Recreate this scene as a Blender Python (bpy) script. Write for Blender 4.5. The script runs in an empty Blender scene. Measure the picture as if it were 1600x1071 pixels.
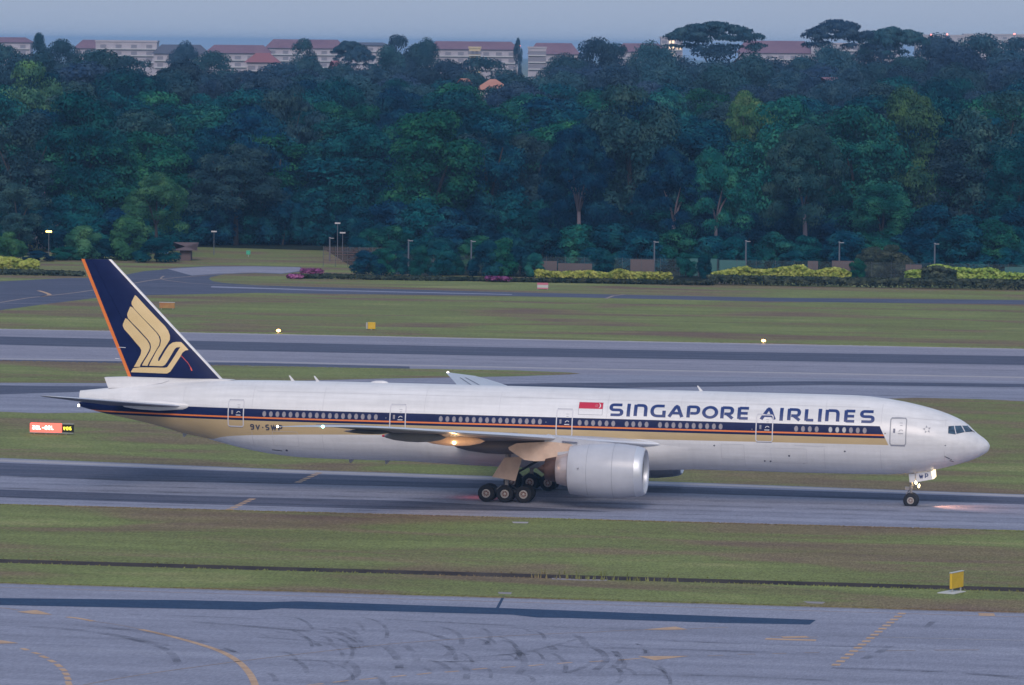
import bpy, bmesh, math, random
import numpy as np
from mathutils import Matrix, Vector
random.seed(7); rng = np.random.default_rng(7)
D = bpy.data; S = bpy.context.scene
COL = S.collection

# ------------------------------------------------------------------ camera
CAMP = dict(H=35.7119, f=7991.4425, yh=70.0, roll=0.0091, yaw=0.1813, D=404.2632, X0=0.6858)
H_, F_, YH, RO, YAW, D_, X0 = (CAMP[k] for k in ('H', 'f', 'yh', 'roll', 'yaw', 'D', 'X0'))
CA, SA = math.cos(YAW), math.sin(YAW)
PIT = math.atan((535.5 - YH) / F_)
CAM = np.array([-X0 * CA + D_ * SA, -X0 * SA - D_ * CA, H_])
cam = D.cameras.new('camera'); co = D.objects.new('camera', cam); COL.objects.link(co); S.camera = co
right = Vector((CA, SA, 0)); fwd = Vector((-SA * math.cos(PIT), CA * math.cos(PIT), -math.sin(PIT))); up = right.cross(fwd)
Rc = right * math.cos(RO) + up * math.sin(RO); Uc = up * math.cos(RO) - right * math.sin(RO)
m = Matrix((Rc, Uc, -fwd)).transposed().to_4x4(); m.translation = Vector(CAM); co.matrix_world = m
cam.sensor_width = 36; cam.lens = F_ / 1600 * 36; cam.clip_start = 1; cam.clip_end = 60000

# ------------------------------------------------------------------ world, sun, exposure
w = D.worlds.new('World'); S.world = w; w.use_nodes = True
SUN_EL, SUN_ROT = math.radians(14), math.radians(150)
nt = w.node_tree; nt.nodes.clear()
sky = nt.nodes.new('ShaderNodeTexSky'); sky.sky_type = 'NISHITA'; sky.sun_disc = False
sky.sun_elevation = SUN_EL; sky.sun_rotation = SUN_ROT; sky.dust_density = 2.0; sky.ozone_density = 3.0
mx = nt.nodes.new('ShaderNodeMix'); mx.data_type = 'RGBA'; mx.inputs[0].default_value = 0.82
nt.links.new(sky.outputs[0], mx.inputs[6]); mx.inputs[7].default_value = (3.2, 3.9, 5.35, 1)   # the even grey blue cloud cover
bg = nt.nodes.new('ShaderNodeBackground'); bg.inputs[1].default_value = 0.08
wo = nt.nodes.new('ShaderNodeOutputWorld')
nt.links.new(mx.outputs[2], bg.inputs[0]); nt.links.new(bg.outputs[0], wo.inputs[0])
sl = D.lights.new('sun', 'SUN'); sl.energy = 1.15; sl.angle = math.radians(25); sl.color = (1, 0.86, 0.78)
so = D.objects.new('sun', sl); COL.objects.link(so)
# towards camera side, high and broad: the bright part of an overcast evening sky
so.rotation_euler = (math.radians(56), 0, math.radians(8))
S.view_settings.view_transform = 'Standard'; S.view_settings.look = 'None'; S.view_settings.exposure = 0.64
S.view_settings.gamma = 1; S.view_settings.use_curve_mapping = False
S.render.engine = 'CYCLES'; S.cycles.volume_bounces = 0; S.cycles.max_bounces = 5; S.cycles.transparent_max_bounces = 8

# ------------------------------------------------------------------ pixel -> place helpers
def ray(px, py):
    dx, dy = px - 800, py - 535.5; cr, sr = math.cos(RO), math.sin(RO)
    x = dx * cr + dy * sr; y = -dx * sr + dy * cr; cp, sp = math.cos(PIT), math.sin(PIT)
    u, v, wz = x, F_ * cp - y * sp, -F_ * sp - y * cp
    return np.array([u * CA - v * SA, u * SA + v * CA, wz])
def G(px, py, z=0.0):
    d = ray(px, py); t = (z - CAM[2]) / d[2]; return CAM + d * t
def V(px, py, Y=0.0):
    d = ray(px, py); t = (Y - CAM[1]) / d[1]; return CAM + d * t
def UD(px, dist, py=430):      # place at a given distance from the camera, in pixel column px
    d = ray(px, py); h = math.hypot(d[0], d[1]); return CAM + d * (dist / h)
PP = -0.005
def loc(p):
    x, y, z = p; return np.array([x * math.cos(PP) + z * math.sin(PP), y, z * math.cos(PP) - x * math.sin(PP)])

# ------------------------------------------------------------------ materials
MATS = {}
def mat(name, col, rough=.6, metal=0, spec=.5, coat=0, emit=None, es=0):
    if name in MATS: return MATS[name]
    m = D.materials.new(name); m.use_nodes = True; b = m.node_tree.nodes['Principled BSDF']
    b.inputs['Base Color'].default_value = (*col, 1); b.inputs['Roughness'].default_value = rough
    b.inputs['Metallic'].default_value = metal; b.inputs['Specular IOR Level'].default_value = spec
    if coat: b.inputs['Coat Weight'].default_value = coat; b.inputs['Coat Roughness'].default_value = .15
    if emit: b.inputs['Emission Color'].default_value = (*emit, 1); b.inputs['Emission Strength'].default_value = es
    MATS[name] = m; return m
def noisy(name, stops, scale=(1, 1, 1), detail=4, rough=.8, spec=.3, nscale=1.0, coord='Object', bump=0, second=None, metal=0, dist=0.0, coat=0):
    """base colour from a noise ramp; second = (scale, amount) darkens and lightens with another noise"""
    if name in MATS: return MATS[name]
    m = D.materials.new(name); m.use_nodes = True; t = m.node_tree; b = t.nodes['Principled BSDF']
    if coord == 'World':
        tc = t.nodes.new('ShaderNodeNewGeometry'); out = tc.outputs['Position']
    else:
        tc = t.nodes.new('ShaderNodeTexCoord'); out = tc.outputs[coord]
    mp = t.nodes.new('ShaderNodeMapping'); mp.inputs['Scale'].default_value = scale
    n = t.nodes.new('ShaderNodeTexNoise'); n.inputs['Scale'].default_value = nscale; n.inputs['Detail'].default_value = detail
    n.inputs['Distortion'].default_value = dist
    r = t.nodes.new('ShaderNodeValToRGB'); cr = r.color_ramp
    cr.elements[0].position = stops[0][0]; cr.elements[0].color = (*stops[0][1], 1)
    cr.elements[1].position = stops[-1][0]; cr.elements[1].color = (*stops[-1][1], 1)
    for p, c in stops[1:-1]:
        e = cr.elements.new(p); e.color = (*c, 1)
    t.links.new(out, mp.inputs[0]); t.links.new(mp.outputs[0], n.inputs[0]); t.links.new(n.outputs[0], r.inputs[0])
    col = r.outputs[0]
    for sec in (second or []):
        sc, amt = sec
        mp2 = t.nodes.new('ShaderNodeMapping'); mp2.inputs['Scale'].default_value = sc; mp2.inputs['Location'].default_value = (13.7 * amt * 7, 5.1, 2.2)
        n2 = t.nodes.new('ShaderNodeTexNoise'); n2.inputs['Scale'].default_value = 1; n2.inputs['Detail'].default_value = 5
        mr = t.nodes.new('ShaderNodeMapRange'); mr.inputs[1].default_value = .3; mr.inputs[2].default_value = .7
        mr.inputs[3].default_value = 1 - amt; mr.inputs[4].default_value = 1 + amt
        mm = t.nodes.new('ShaderNodeVectorMath'); mm.operation = 'SCALE'
        t.links.new(out, mp2.inputs[0]); t.links.new(mp2.outputs[0], n2.inputs[0]); t.links.new(n2.outputs[0], mr.inputs[0])
        t.links.new(col, mm.inputs[0]); t.links.new(mr.outputs[0], mm.inputs[3]); col = mm.outputs[0]
    t.links.new(col, b.inputs['Base Color']); b.inputs['Roughness'].default_value = rough; b.inputs['Specular IOR Level'].default_value = spec
    b.inputs['Metallic'].default_value = metal
    if coat: b.inputs['Coat Weight'].default_value = coat; b.inputs['Coat Roughness'].default_value = .2
    if bump:
        bp = t.nodes.new('ShaderNodeBump'); bp.inputs['Strength'].default_value = bump; bp.inputs['Distance'].default_value = .1
        t.links.new(n.outputs[0], bp.inputs['Height']); t.links.new(bp.outputs[0], b.inputs['Normal'])
    MATS[name] = m; return m

M_white = noisy('aircraft_white_paint', [(.3, (.68, .68, .69)), (.7, (.80, .80, .81))], (.12, .9, 1.3), rough=.38, spec=.5, second=[((.10, 3, 4), .05), ((3.5, .3, .5), .025), ((.9, 2, 2), .03)], coat=.25)
M_navy = noisy('navy_paint', [(.3, (.004, .010, .062)), (.7, (.007, .016, .085))], (.5, 1, 1), rough=.5, spec=.18)
M_orange = mat('orange_paint', (.85, .22, .045), .4)
M_gold = noisy('gold_paint', [(.3, (.50, .375, .20)), (.7, (.57, .43, .24))], (.3, 1, 1), rough=.4, spec=.5)
M_logo = noisy('pale_gold_paint', [(.3, (.74, .55, .27)), (.7, (.80, .61, .32))], (.5, 1, 1), rough=.4, spec=.5)
M_blue = mat('blue_letter_paint', (.010, .035, .17), .4)
M_red = mat('red_paint', (.55, .02, .06), .4)
M_greyline = mat('grey_outline_paint', (.33, .34, .38), .5)
M_silverline = mat('pale_outline_paint', (.62, .62, .66), .5)
M_dark = mat('dark_marking_paint', (.045, .05, .09), .6)
M_pane = noisy('cabin_window_pane', [(.35, (.22, .23, .28)), (.5, (.31, .275, .30)), (.65, (.33, .33, .37))], (1.6, 1, .2), rough=.25, spec=.6, detail=1)
M_pane2 = mat('lit_cabin_window_pane', (.52, .52, .52), .25)
M_frame = mat('window_surround', (.16, .17, .24), .5)
M_cock = noisy('cockpit_glass', [(.35, (.015, .030, .06)), (.6, (.05, .10, .16))], (1.5, 1, 3), rough=.12, spec=.7)
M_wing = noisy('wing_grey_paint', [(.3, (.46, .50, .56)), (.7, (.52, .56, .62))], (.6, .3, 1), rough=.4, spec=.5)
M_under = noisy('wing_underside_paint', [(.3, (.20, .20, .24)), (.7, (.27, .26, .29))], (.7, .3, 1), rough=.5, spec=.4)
M_le = mat('bare_leading_edge_metal', (.66, .70, .77), .35, metal=.25)
M_nac = noisy('nacelle_paint', [(.3, (.45, .47, .53)), (.7, (.52, .54, .60))], (.6, .4, .9), rough=.4, spec=.5, second=[((3, .2, .3), .02)], coat=.2)
M_lip = mat('polished_inlet_lip', (.66, .69, .75), .42, metal=.5)
M_noz = noisy('nozzle_titanium', [(.3, (.48, .42, .43)), (.7, (.62, .54, .54))], (.5, .5, 3), rough=.35, metal=.45, spec=.5)
M_exh = noisy('scorched_exhaust_metal', [(.3, (.06, .04, .04)), (.7, (.12, .075, .07))], (2, 1, 1), rough=.5, metal=.5)
M_tan = noisy('tan_aircraft_paint', [(.3, (.60, .44, .35)), (.7, (.68, .52, .42))], (1.5, 1, 1), rough=.5, second=[((4, 4, 4), .05)])  # one tan tone for pylon fairings, gear doors and a flap fairing
M_dfair = mat('dark_fairing_paint', (.11, .11, .145), .5)
M_tyre = mat('tyre_rubber', (.012, .014, .022), .8)
M_rim = mat('wheel_rim_metal', (.50, .47, .45), .4, metal=.4)
M_hub = mat('brake_hub_metal', (.22, .10, .08), .5, metal=.3)
M_strut = mat('landing_gear_metal', (.30, .28, .28), .4, metal=.3)
M_dstrut = mat('dark_gear_metal', (.05, .05, .06), .6)
M_fan = mat('fan_titanium', (.14, .15, .18), .4, metal=.6)
M_void = mat('dark_interior', (.012, .012, .015), .9)
M_lamp = mat('warm_lamp_glass', (.9, .8, .6), .3, emit=(1, .78, .42), es=9)
M_lampw = mat('white_lamp_glass', (.9, .9, .9), .3, emit=(1, .90, .72), es=6)
M_lampg = mat('green_lamp_glass', (.5, .9, .8), .3, emit=(.35, 1, .72), es=4)
M_lampo = mat('orange_lamp_glass', (.9, .6, .2), .3, emit=(1, .5, .12), es=10)
M_lampr = mat('red_lamp_glass', (.9, .1, .05), .3, emit=(1, .08, .05), es=8)

# ------------------------------------------------------------------ builders
class MB:
    def __init__(s): s.v = []; s.f = []; s.m = []
    def add(s, vs, fs, mi=0):
        o = len(s.v); s.v += [tuple(float(c) for c in p) for p in vs]
        for f in fs: s.f.append(tuple(i + o for i in f)); s.m.append(mi)
        return s
    def box(s, c, d, mi=0, rz=0):
        cx, cy, cz = c; x, y, z = (k / 2 for k in d); cr, sr = math.cos(rz), math.sin(rz)
        vs = [(cx + a * x * cr - b * y * sr, cy + a * x * sr + b * y * cr, cz + e * z) for a in (-1, 1) for b in (-1, 1) for e in (-1, 1)]
        return s.add(vs, [(0, 1, 3, 2), (4, 6, 7, 5), (0, 4, 5, 1), (2, 3, 7, 6), (0, 2, 6, 4), (1, 5, 7, 3)], mi)
    def tube(s, pts, rad, n=8, mi=0, cap=True):
        pts = [Vector(p) for p in pts]; rad = rad if hasattr(rad, '__len__') else [rad] * len(pts)
        vs = []; fs = []; ax = None
        for i, p in enumerate(pts):
            t = (pts[min(i + 1, len(pts) - 1)] - pts[max(i - 1, 0)]).normalized()
            if ax is None: ax = t.orthogonal().normalized()
            ax = (ax - t * ax.dot(t)).normalized(); b = t.cross(ax)
            for k in range(n):
                a = 2 * math.pi * k / n; vs.append(p + (ax * math.cos(a) + b * math.sin(a)) * rad[i])
        for i in range(len(pts) - 1):
            for k in range(n):
                k2 = (k + 1) % n; fs.append((i * n + k, i * n + k2, (i + 1) * n + k2, (i + 1) * n + k))
        if cap: fs.append(tuple(range(n - 1, -1, -1))); fs.append(tuple((len(pts) - 1) * n + k for k in range(n)))
        return s.add(vs, fs, mi)
    def rev(s, prof, axis='X', c=(0, 0, 0), n=48, mi=0, sy=1, sz=1):
        """revolve (a, r) pairs; mi int or list per band"""
        vs = []
        for a, r in prof:
            for k in range(n):
                t = 2 * math.pi * k / n; p, q = r * math.cos(t) * sy, r * math.sin(t) * sz
                vs.append((c[0] + a, c[1] + p, c[2] + q) if axis == 'X' else (c[0] + p, c[1] + a, c[2] + q) if axis == 'Y' else (c[0] + p, c[1] + q, c[2] + a))
        for i in range(len(prof) - 1):
            fs = [(i * n + k, i * n + (k + 1) % n, (i + 1) * n + (k + 1) % n, (i + 1) * n + k) for k in range(n)]
            o = len(s.v) if i == 0 else o
            if i == 0: s.v += [tuple(float(q) for q in p) for p in vs]
            mm = mi[i] if isinstance(mi, (list, tuple)) else mi
            for f in fs: s.f.append(tuple(j + o for j in f)); s.m.append(mm)
        return s
    def prism(s, poly, axis, a, b, mi=0):
        """extrude a 2D polygon (pairs) along an axis from a to b"""
        mk = {'Y': lambda p, t: (p[0], t, p[1]), 'X': lambda p, t: (t, p[0], p[1]), 'Z': lambda p, t: (p[0], p[1], t)}[axis]
        n = len(poly); vs = [mk(p, a) for p in poly] + [mk(p, b) for p in poly]
        fs = [tuple(range(n)), tuple(range(2 * n - 1, n - 1, -1))] + [(i, (i + 1) % n, (i + 1) % n + n, i + n) for i in range(n)]
        return s.add(vs, fs, mi)
    def mesh(s, name, mats, smooth=False, recalc=True):
        me = D.meshes.new(name); me.from_pydata(s.v, [], s.f)
        for k in (mats if isinstance(mats, (list, tuple)) else [mats]): me.materials.append(k)
        me.polygons.foreach_set('material_index', s.m)
        if recalc:
            bm = bmesh.new(); bm.from_mesh(me); bmesh.ops.recalc_face_normals(bm, faces=bm.faces); bm.to_mesh(me); bm.free()
        if smooth:
            me.polygons.foreach_set('use_smooth', [True] * len(me.polygons))
            if smooth != 1: me.set_sharp_from_angle(angle=math.radians(smooth))
        me.update(); return me
    def build(s, name, mats, parent=None, smooth=False, recalc=True, **k):
        o = D.objects.new(name, s.mesh(name, mats, smooth, recalc)); COL.objects.link(o)
        if parent: o.parent = parent
        return tag(o, **k)
def tag(o, label=None, cat=None, group=None, kind=None):
    if label: o['label'] = label
    if cat: o['category'] = cat
    if group: o['group'] = group
    if kind: o['kind'] = kind
    return o
def empty(name, p=(0, 0, 0), rz=0, **k):
    o = D.objects.new(name, None); COL.objects.link(o); o.location = p; o.rotation_euler.z = rz; o.empty_display_size = .5
    return tag(o, **k)
def link(name, me, parent=None, p=(0, 0, 0), rz=0, **k):
    o = D.objects.new(name, me); COL.objects.link(o); o.location = p; o.rotation_euler.z = rz
    if parent: o.parent = parent
    return tag(o, **k)

def sheet(name, poly, z, m, parent=None, kind='structure'):
    """flat polygon (xy points) as a thin sheet"""
    bm = bmesh.new(); vs = [bm.verts.new((p[0], p[1], z)) for p in poly]
    es = [bm.edges.new((vs[i], vs[(i + 1) % len(vs)])) for i in range(len(vs))]
    bmesh.ops.triangle_fill(bm, edges=es, use_beauty=True)
    for f in bm.faces:
        if f.normal.z < 0: f.normal_flip()
    me = D.meshes.new(name); bm.to_mesh(me); bm.free(); me.materials.append(m)
    return link(name, me, parent, kind=kind)
def gp(pts): return [tuple(G(*p)[:2]) for p in pts]
def band(name, X0_, X1_, Y0, Y1, z, m, **k): return sheet(name, [(X0_, Y0), (X1_, Y0), (X1_, Y1), (X0_, Y1)], z, m, **k)

# ------------------------------------------------------------------ ground
M_grass = noisy('mown_grass', [(.33, (.175, .125, .092)), (.44, (.205, .172, .094)), (.51, (.180, .198, .078)), (.61, (.198, .236, .084)), (.73, (.275, .272, .118))],
                (.035, .085, 1), 6, rough=.95, spec=.1, coord='World', dist=.7, second=[((.9, 1.6, 1), .10), ((.018, .30, 1), .13), ((4, 6, 1), .22), ((9, 1.3, 1), .30)])
M_asph = noisy('weathered_asphalt', [(.3, (.222, .236, .300)), (.5, (.268, .284, .362)), (.7, (.318, .336, .415))], (.012, .28, 1), 6, rough=.85, spec=.06, coord='World', second=[((.25, .5, 1), .06), ((2.5, 4, 1), .10), ((9, 1.3, 1), .13)])
M_asph2 = noisy('dark_asphalt', [(.3, (.072, .088, .138)), (.7, (.125, .135, .190))], (.03, .6, 1), 6, rough=.8, spec=.06, coord='World', second=[((.2, .4, 1), .08), ((2.5, 4, 1), .12), ((9, 1.3, 1), .14)])
M_patch = noisy('fresh_asphalt', [(.3, (.026, .058, .125)), (.7, (.040, .074, .142))], (.3, .8, 1), 6, rough=.75, spec=.06, coord='World', second=[((2.5, 4, 1), .12), ((9, 1.3, 1), .14)])
M_conc = noisy('pale_concrete_edge', [(.3, (.24, .23, .25)), (.7, (.33, .31, .32))], (.2, 1, 1), 5, rough=.9, spec=.2, coord='World')
M_run = noisy('runway_asphalt', [(.3, (.24, .245, .31)), (.7, (.32, .32, .39))], (.008, .22, 1), 6, rough=.85, spec=.06, coord='World', second=[((.25, .5, 1), .06), ((2.5, 4, 1), .10), ((9, 1.3, 1), .13)])
M_ylw = noisy('worn_yellow_marking', [(.3, (.42, .28, .19)), (.7, (.58, .40, .27))], (1, 1, 1), 5, rough=.85, spec=.2, coord='World')
M_ylwf = noisy('faint_yellow_marking', [(.3, (.25, .21, .20)), (.7, (.36, .29, .26))], (1, 1, 1), 5, rough=.85, spec=.2, coord='World')
M_wht = noisy('worn_white_marking', [(.3, (.34, .33, .36)), (.7, (.46, .44, .46))], (.3, 1, 1), 5, rough=.85, spec=.2, coord='World')
M_drain = noisy('dark_drain_concrete', [(.3, (.035, .035, .045)), (.7, (.075, .070, .075))], (.4, 1, 1), 5, rough=.9, coord='World')  # dark tone for the drain floor and walls

gm = MB(); XL, XR = -7000, 7000
prof = [(-480, 0, 0), (-61.35, 0, 0), (-61.3, -.75, 1), (-58.9, -.75, 1), (-58.85, 0, 1), (1500, 0, 0), (12500, 0, 0)]
xs = [XL, -400, -100, 100, 400, XR]
gv = [(x, y, z) for y, z, _ in prof for x in xs]; gm.v = gv
for i in range(len(prof) - 1):
    for k in range(len(xs) - 1):
        gm.f.append((i * 6 + k, i * 6 + k + 1, (i + 1) * 6 + k + 1, (i + 1) * 6 + k)); gm.m.append(prof[i + 1][2])
gm.build('ground', [M_grass, M_drain], kind='structure', recalc=False)

Z = .004
# foreground taxiway / apron
band('apron', -600, 600, -400, -74.5, Z, M_asph)
band('apron_edge', -600, 600, -74.6, -74.0, Z, M_conc)
dk = gp([(-60, 934), (0, 935), (280, 938), (415, 941), (470, 940), (800, 951), (1275, 969), (1265, 976.5), (1130, 974), (880, 966), (840, 965.5), (800, 961), (440, 951), (400, 954), (0, 946), (-60, 945)])
sheet('asphalt_patch', dk, 2 * Z, M_patch)
band('apron_edge_line', -600, 600, -76.6, -76.35, 2 * Z, M_ylwf)
sheet('seam', gp([(785, 932), (789, 932), (779, 952), (774, 952)]), 3 * Z, M_patch)
# the taxiway the airliner rolls on
txp = [(-600, -19.0), (600, -19.0), (600, -2)] + gp([(1600, 773), (1100, 755), (480, 735), (0, 716)]) + [(-600, 60)]
txp[2] = (600, 12.5)
sheet('taxiway', txp, Z, M_asph)
band('taxiway_edge_line', -600, 600, -19.0, -18.45, 2 * Z, M_wht)
for nm, pts, mm in (('taxiway_edge_line', [(-40, 716.5), (480, 736.2), (1100, 756.3), (1640, 775.5), (1640, 778), (1100, 759), (480, 740), (-40, 720)], M_wht),
                    ('asphalt_patch', [(-40, 722), (480, 741), (1100, 762), (1640, 779), (1640, 790), (1100, 772), (860, 766), (480, 757), (200, 752), (-40, 742)], M_asph2),
                    ('asphalt_patch', [(-40, 764), (300, 775), (640, 783), (960, 800), (640, 797), (300, 788), (-40, 776)], M_asph2)):
    sheet(nm, gp(pts), 2 * Z, mm)
# the parallel taxiway, the runway and the far taxiways
sheet('taxiway', [(-600, 210)] + gp([(-60, 513)]) + [(-600, 0)][:0] + [], Z, M_asph) if False else None
rn = [(-600, 213), (600, 213), (600, 70)] + gp([(1640, 629), (1530, 624), (1430, 622), (1300, 626), (700, 640), (60, 646), (-40, 642)]) + [(-600, 110)]
sheet('runway', rn, Z, M_run)
def lam(pts, ny):   # darker strips
    return gp(pts)
sheet('asphalt_patch', gp([(-40, 525), (400, 535), (800, 543.5), (1200, 551), (1640, 557.5), (1640, 571.5), (1200, 564), (800, 557), (400, 549), (-40, 538)]), 2 * Z, M_asph2)
sheet('runway_edge_line', gp([(-40, 512.5), (800, 529.8), (1640, 545.5), (1640, 547.2), (800, 531.3), (-40, 514)]), 2 * Z, M_wht)
sheet('runway_edge_line', gp([(-40, 560), (400, 565), (800, 573.8), (1640, 590), (1640, 592), (800, 575.3), (400, 566.4), (-40, 561.2)]), 2 * Z, M_wht)
sheet('asphalt_patch', gp([(-40, 562), (400, 567.5), (640, 573), (640, 576.5), (400, 572.5), (-40, 566)]), 2 * Z, M_asph2)
t2 = gp([(-40, 598), (150, 599.5), (420, 600), (800, 589), (907, 585.5), (980, 586), (1200, 590), (1640, 596), (1640, 626), (1530, 623), (1430, 621), (1300, 625), (700, 640), (60, 645), (-40, 641)])
sheet('taxiway', t2, 2 * Z, M_asph)
sheet('asphalt_patch', gp([(-40, 602), (150, 604), (420, 610), (800, 600), (1000, 598), (1300, 596), (1640, 601), (1640, 606), (1300, 602), (1000, 606), (800, 612), (420, 616), (150, 612), (-40, 618)]), 3 * Z, M_asph2)
sheet('grass_island', gp([(-40, 563.5), (0, 564.5), (400, 573), (800, 579), (890, 582.5), (907, 584), (890, 585.5), (800, 588.5), (600, 592), (400, 597), (190, 599), (0, 598.5), (-40, 598)]), 4 * Z, M_grass)
# far left taxiway mouth and the thin far taxiway
ft = gp([(-60, 441), (0, 440), (100, 435), (140, 434.5), (200, 429), (225, 424), (250, 422), (275, 418.5), (325, 416), (400, 416), (470, 417.5), (476, 424), (440, 428.5), (400, 427.2), (350, 429), (330, 433), (326, 436), (333, 440), (350, 442.5), (400, 446), (500, 449), (800, 457), (1200, 465.5), (1640, 469.5),
         (1640, 476.5), (1200, 471.5), (800, 463), (400, 458), (237, 461.5), (150, 466), (75, 475), (0, 485), (-60, 492)])
sheet('taxiway', ft, Z, M_asph2)
sheet('pale_concrete_path', gp([(262, 420.5), (325, 417), (400, 416.6), (468, 418), (474, 423), (440, 427.8), (400, 426.4), (340, 428), (300, 431)]), 2 * Z, M_run)
sheet('taxiway_edge_line', gp([(330, 447.5), (500, 453), (800, 460), (800, 461), (500, 454.5), (330, 449.5)]), 2 * Z, M_asph)

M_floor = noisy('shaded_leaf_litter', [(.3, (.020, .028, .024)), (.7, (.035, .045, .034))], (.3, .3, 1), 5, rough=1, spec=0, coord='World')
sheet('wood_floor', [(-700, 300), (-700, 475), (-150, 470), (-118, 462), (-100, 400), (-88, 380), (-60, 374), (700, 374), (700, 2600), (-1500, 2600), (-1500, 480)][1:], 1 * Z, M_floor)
# painted markings
def ribbon(name, pts, wd, z=3 * Z, m=M_ylw, closed=False):
    P = [np.array(G(*p)[:2]) for p in pts]; L = []; R = []
    for i, p in enumerate(P):
        t = P[min(i + 1, len(P) - 1)] - P[max(i - 1, 0)]; t = t / (np.linalg.norm(t) + 1e-9); n = np.array([-t[1], t[0]]) * wd / 2
        L.append(p + n); R.append(p - n)
    me = MB(); k = len(P); me.add([(*q, z) for q in L] + [(*q, z) for q in R], [(i, i + k, i + k + 1, i + 1) for i in range(k - 1)])
    return me.build(name, m, recalc=False, kind='structure')
def smooth_px(pts, n=8):
    P = np.array(pts, float); out = []
    for i in range(len(P) - 1):
        p0, p1, p2, p3 = P[max(i - 1, 0)], P[i], P[i + 1], P[min(i + 2, len(P) - 1)]
        for t in np.linspace(0, 1, n, endpoint=False):
            out.append(tuple(.5 * (2 * p1 + (p2 - p0) * t + (2 * p0 - 5 * p1 + 4 * p2 - p3) * t * t + (3 * p1 - p0 - 3 * p2 + p3) * t ** 3)))
    return out + [tuple(P[-1])]
ribbon('curved_yellow_line', smooth_px([(220, 984), (262, 993.5), (305, 1005), (345, 1018.5), (372, 1034), (390, 1053), (399, 1072), (402, 1090)]), .42)
ribbon('curved_yellow_line', smooth_px([(105, 964.5), (125, 967), (146, 971.2)]), .4)
ribbon('curved_yellow_line', smooth_px([(146, 971.2), (180, 976), (222, 984)]), .12, m=M_ylwf)
ribbon('curved_yellow_line', [(-20, 948), (10, 951), (30, 954)], .25, m=M_ylwf)
ribbon('straight_yellow_line', smooth_px([(60, 1088), (130, 1071), (210, 1056.5), (300, 1043.5), (400, 1030.5), (574, 1010.5), (645, 1003.8), (745, 997), (810, 993.2)]), .17, m=M_ylwf)
ribbon('straight_yellow_line', smooth_px([(810, 993.2), (890, 989.5), (922, 988.6), (965, 986), (1010, 984.5)]), .15, m=M_ylwf)
for a, b in (((1075, 983), (1105, 981.8)), ((1108, 981.5), (1138, 980.5))): ribbon('yellow_dash', [a, b], .2, m=M_ylwf)
for tri in ([(26, 956.5), (57, 953.6), (82, 961), (52, 960)], [(1006, 984.3), (1055, 979.6), (1075, 984.2), (1040, 985)], [(997, 1026), (1077, 1025.6), (1023, 1032.3)], [(-14, 999.5), (8, 1001.8), (29, 1005.6), (0, 1006.3), (-14, 1004)]):
    sheet('yellow_arrowhead', gp(tri), 4 * Z, M_ylw)
for a, b in (((35, 1013.5), (43, 1016.5)), ((52, 1019.8), (61, 1022.5)), ((64, 1025), (74, 1029)), ((77, 1031.5), (85, 1035.5)), ((88, 1038), (95, 1043)), ((96, 1045), (102, 1049.5)), ((101, 1051.5), (105.5, 1056)), ((104, 1058), (107.5, 1063)), ((106, 1065), (108.5, 1071))):
    ribbon('yellow_dash', [a, b], .36)
for a, b in (((480, 1071), (505, 1068.5)), ((520, 1066.8), (545, 1063.8)), ((563, 1062.5), (590, 1059.8)), ((611, 1058.5), (634, 1055.5)), ((652, 1054.5), (674, 1051.8)), ((695, 1050.8), (717, 1049)), ((738, 1046.5), (761, 1044.7)), ((783, 1043.6), (805, 1042)), ((826, 1041), (849, 1038.8)), ((871, 1037.4), (894, 1035.5)), ((921, 1034.6), (943, 1033.2)), ((966, 1032), (1002, 1029)),
             ((1106, 1025.2), (1130, 1024.4)), ((1153, 1023), (1180, 1022.6)), ((1207, 1021.8), (1229, 1021.2)), ((1257, 1020.5), (1280, 1020.1)), ((1330, 1019), (1352, 1018.6)), ((1385, 1017.4), (1430, 1016.8)), ((1460, 1016.4), (1530, 1016))):
    ribbon('yellow_dash', [a, b], .24, m=M_ylw if a[0] < 1000 else M_ylwf)
ribbon('yellow_bar', [(1196, 998.6), (1238, 1000), (1275, 1001)], .75)
ribbon('yellow_bar', [(1203, 995), (1278, 996)], .22, m=M_ylwf)
ribbon('yellow_bar', [(1222, 996.4), (1262, 995.6)], .8, z=4 * Z)
def staircase(name, p0, p1, n, wx, frac):
    a, b = G(*p0), G(*p1)
    for i in range(n):
        c = a + (b - a) * (i + .5) / n; dy = abs(b[1] - a[1]) / n * frac
        sheet(name, [(c[0] - wx / 2, c[1] - dy / 2), (c[0] + wx / 2, c[1] - dy / 2), (c[0] + wx / 2, c[1] + dy / 2), (c[0] - wx / 2, c[1] + dy / 2)], 4 * Z, M_ylw)
staircase('holding_line_dash', (1412, 957), (1303, 1042), 17, .5, .5)
staircase('holding_line_dash', (396, 779), (356, 798), 6, .55, .62)
staircase('holding_line_dash', (500, 738.5), (464, 755), 6, .55, .62)
sheet('yellow_panel', gp([(1528, 958.4), (1553, 958.9), (1555, 963.2), (1530, 962.7)]), 4 * Z, M_ylw)
ribbon('faint_marking', [(1370, 996), (1600, 1001)], .15, m=M_wht)
ribbon('curved_yellow_line', smooth_px([(-30, 476), (0, 473), (40, 466.5), (75, 462.5), (130, 456), (200, 444.5), (250, 436.5), (330, 430), (400, 425)]), .5, m=M_ylwf)
ribbon('curved_yellow_line', smooth_px([(60, 454.5), (72, 458), (77, 461.5), (64, 464)]), .6)
ribbon('curved_yellow_line', smooth_px([(256, 431.5), (252, 436), (270, 439.5), (310, 443.5), (420, 448)]), .35, m=M_ylwf)
ribbon('curved_yellow_line', [(0, 474), (40, 475), (75, 475.5)], .3, m=M_wht)
ribbon('curved_yellow_line', [(947, 467), (958, 462.5), (975, 460.6)], .5, m=M_ylwf)
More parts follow.
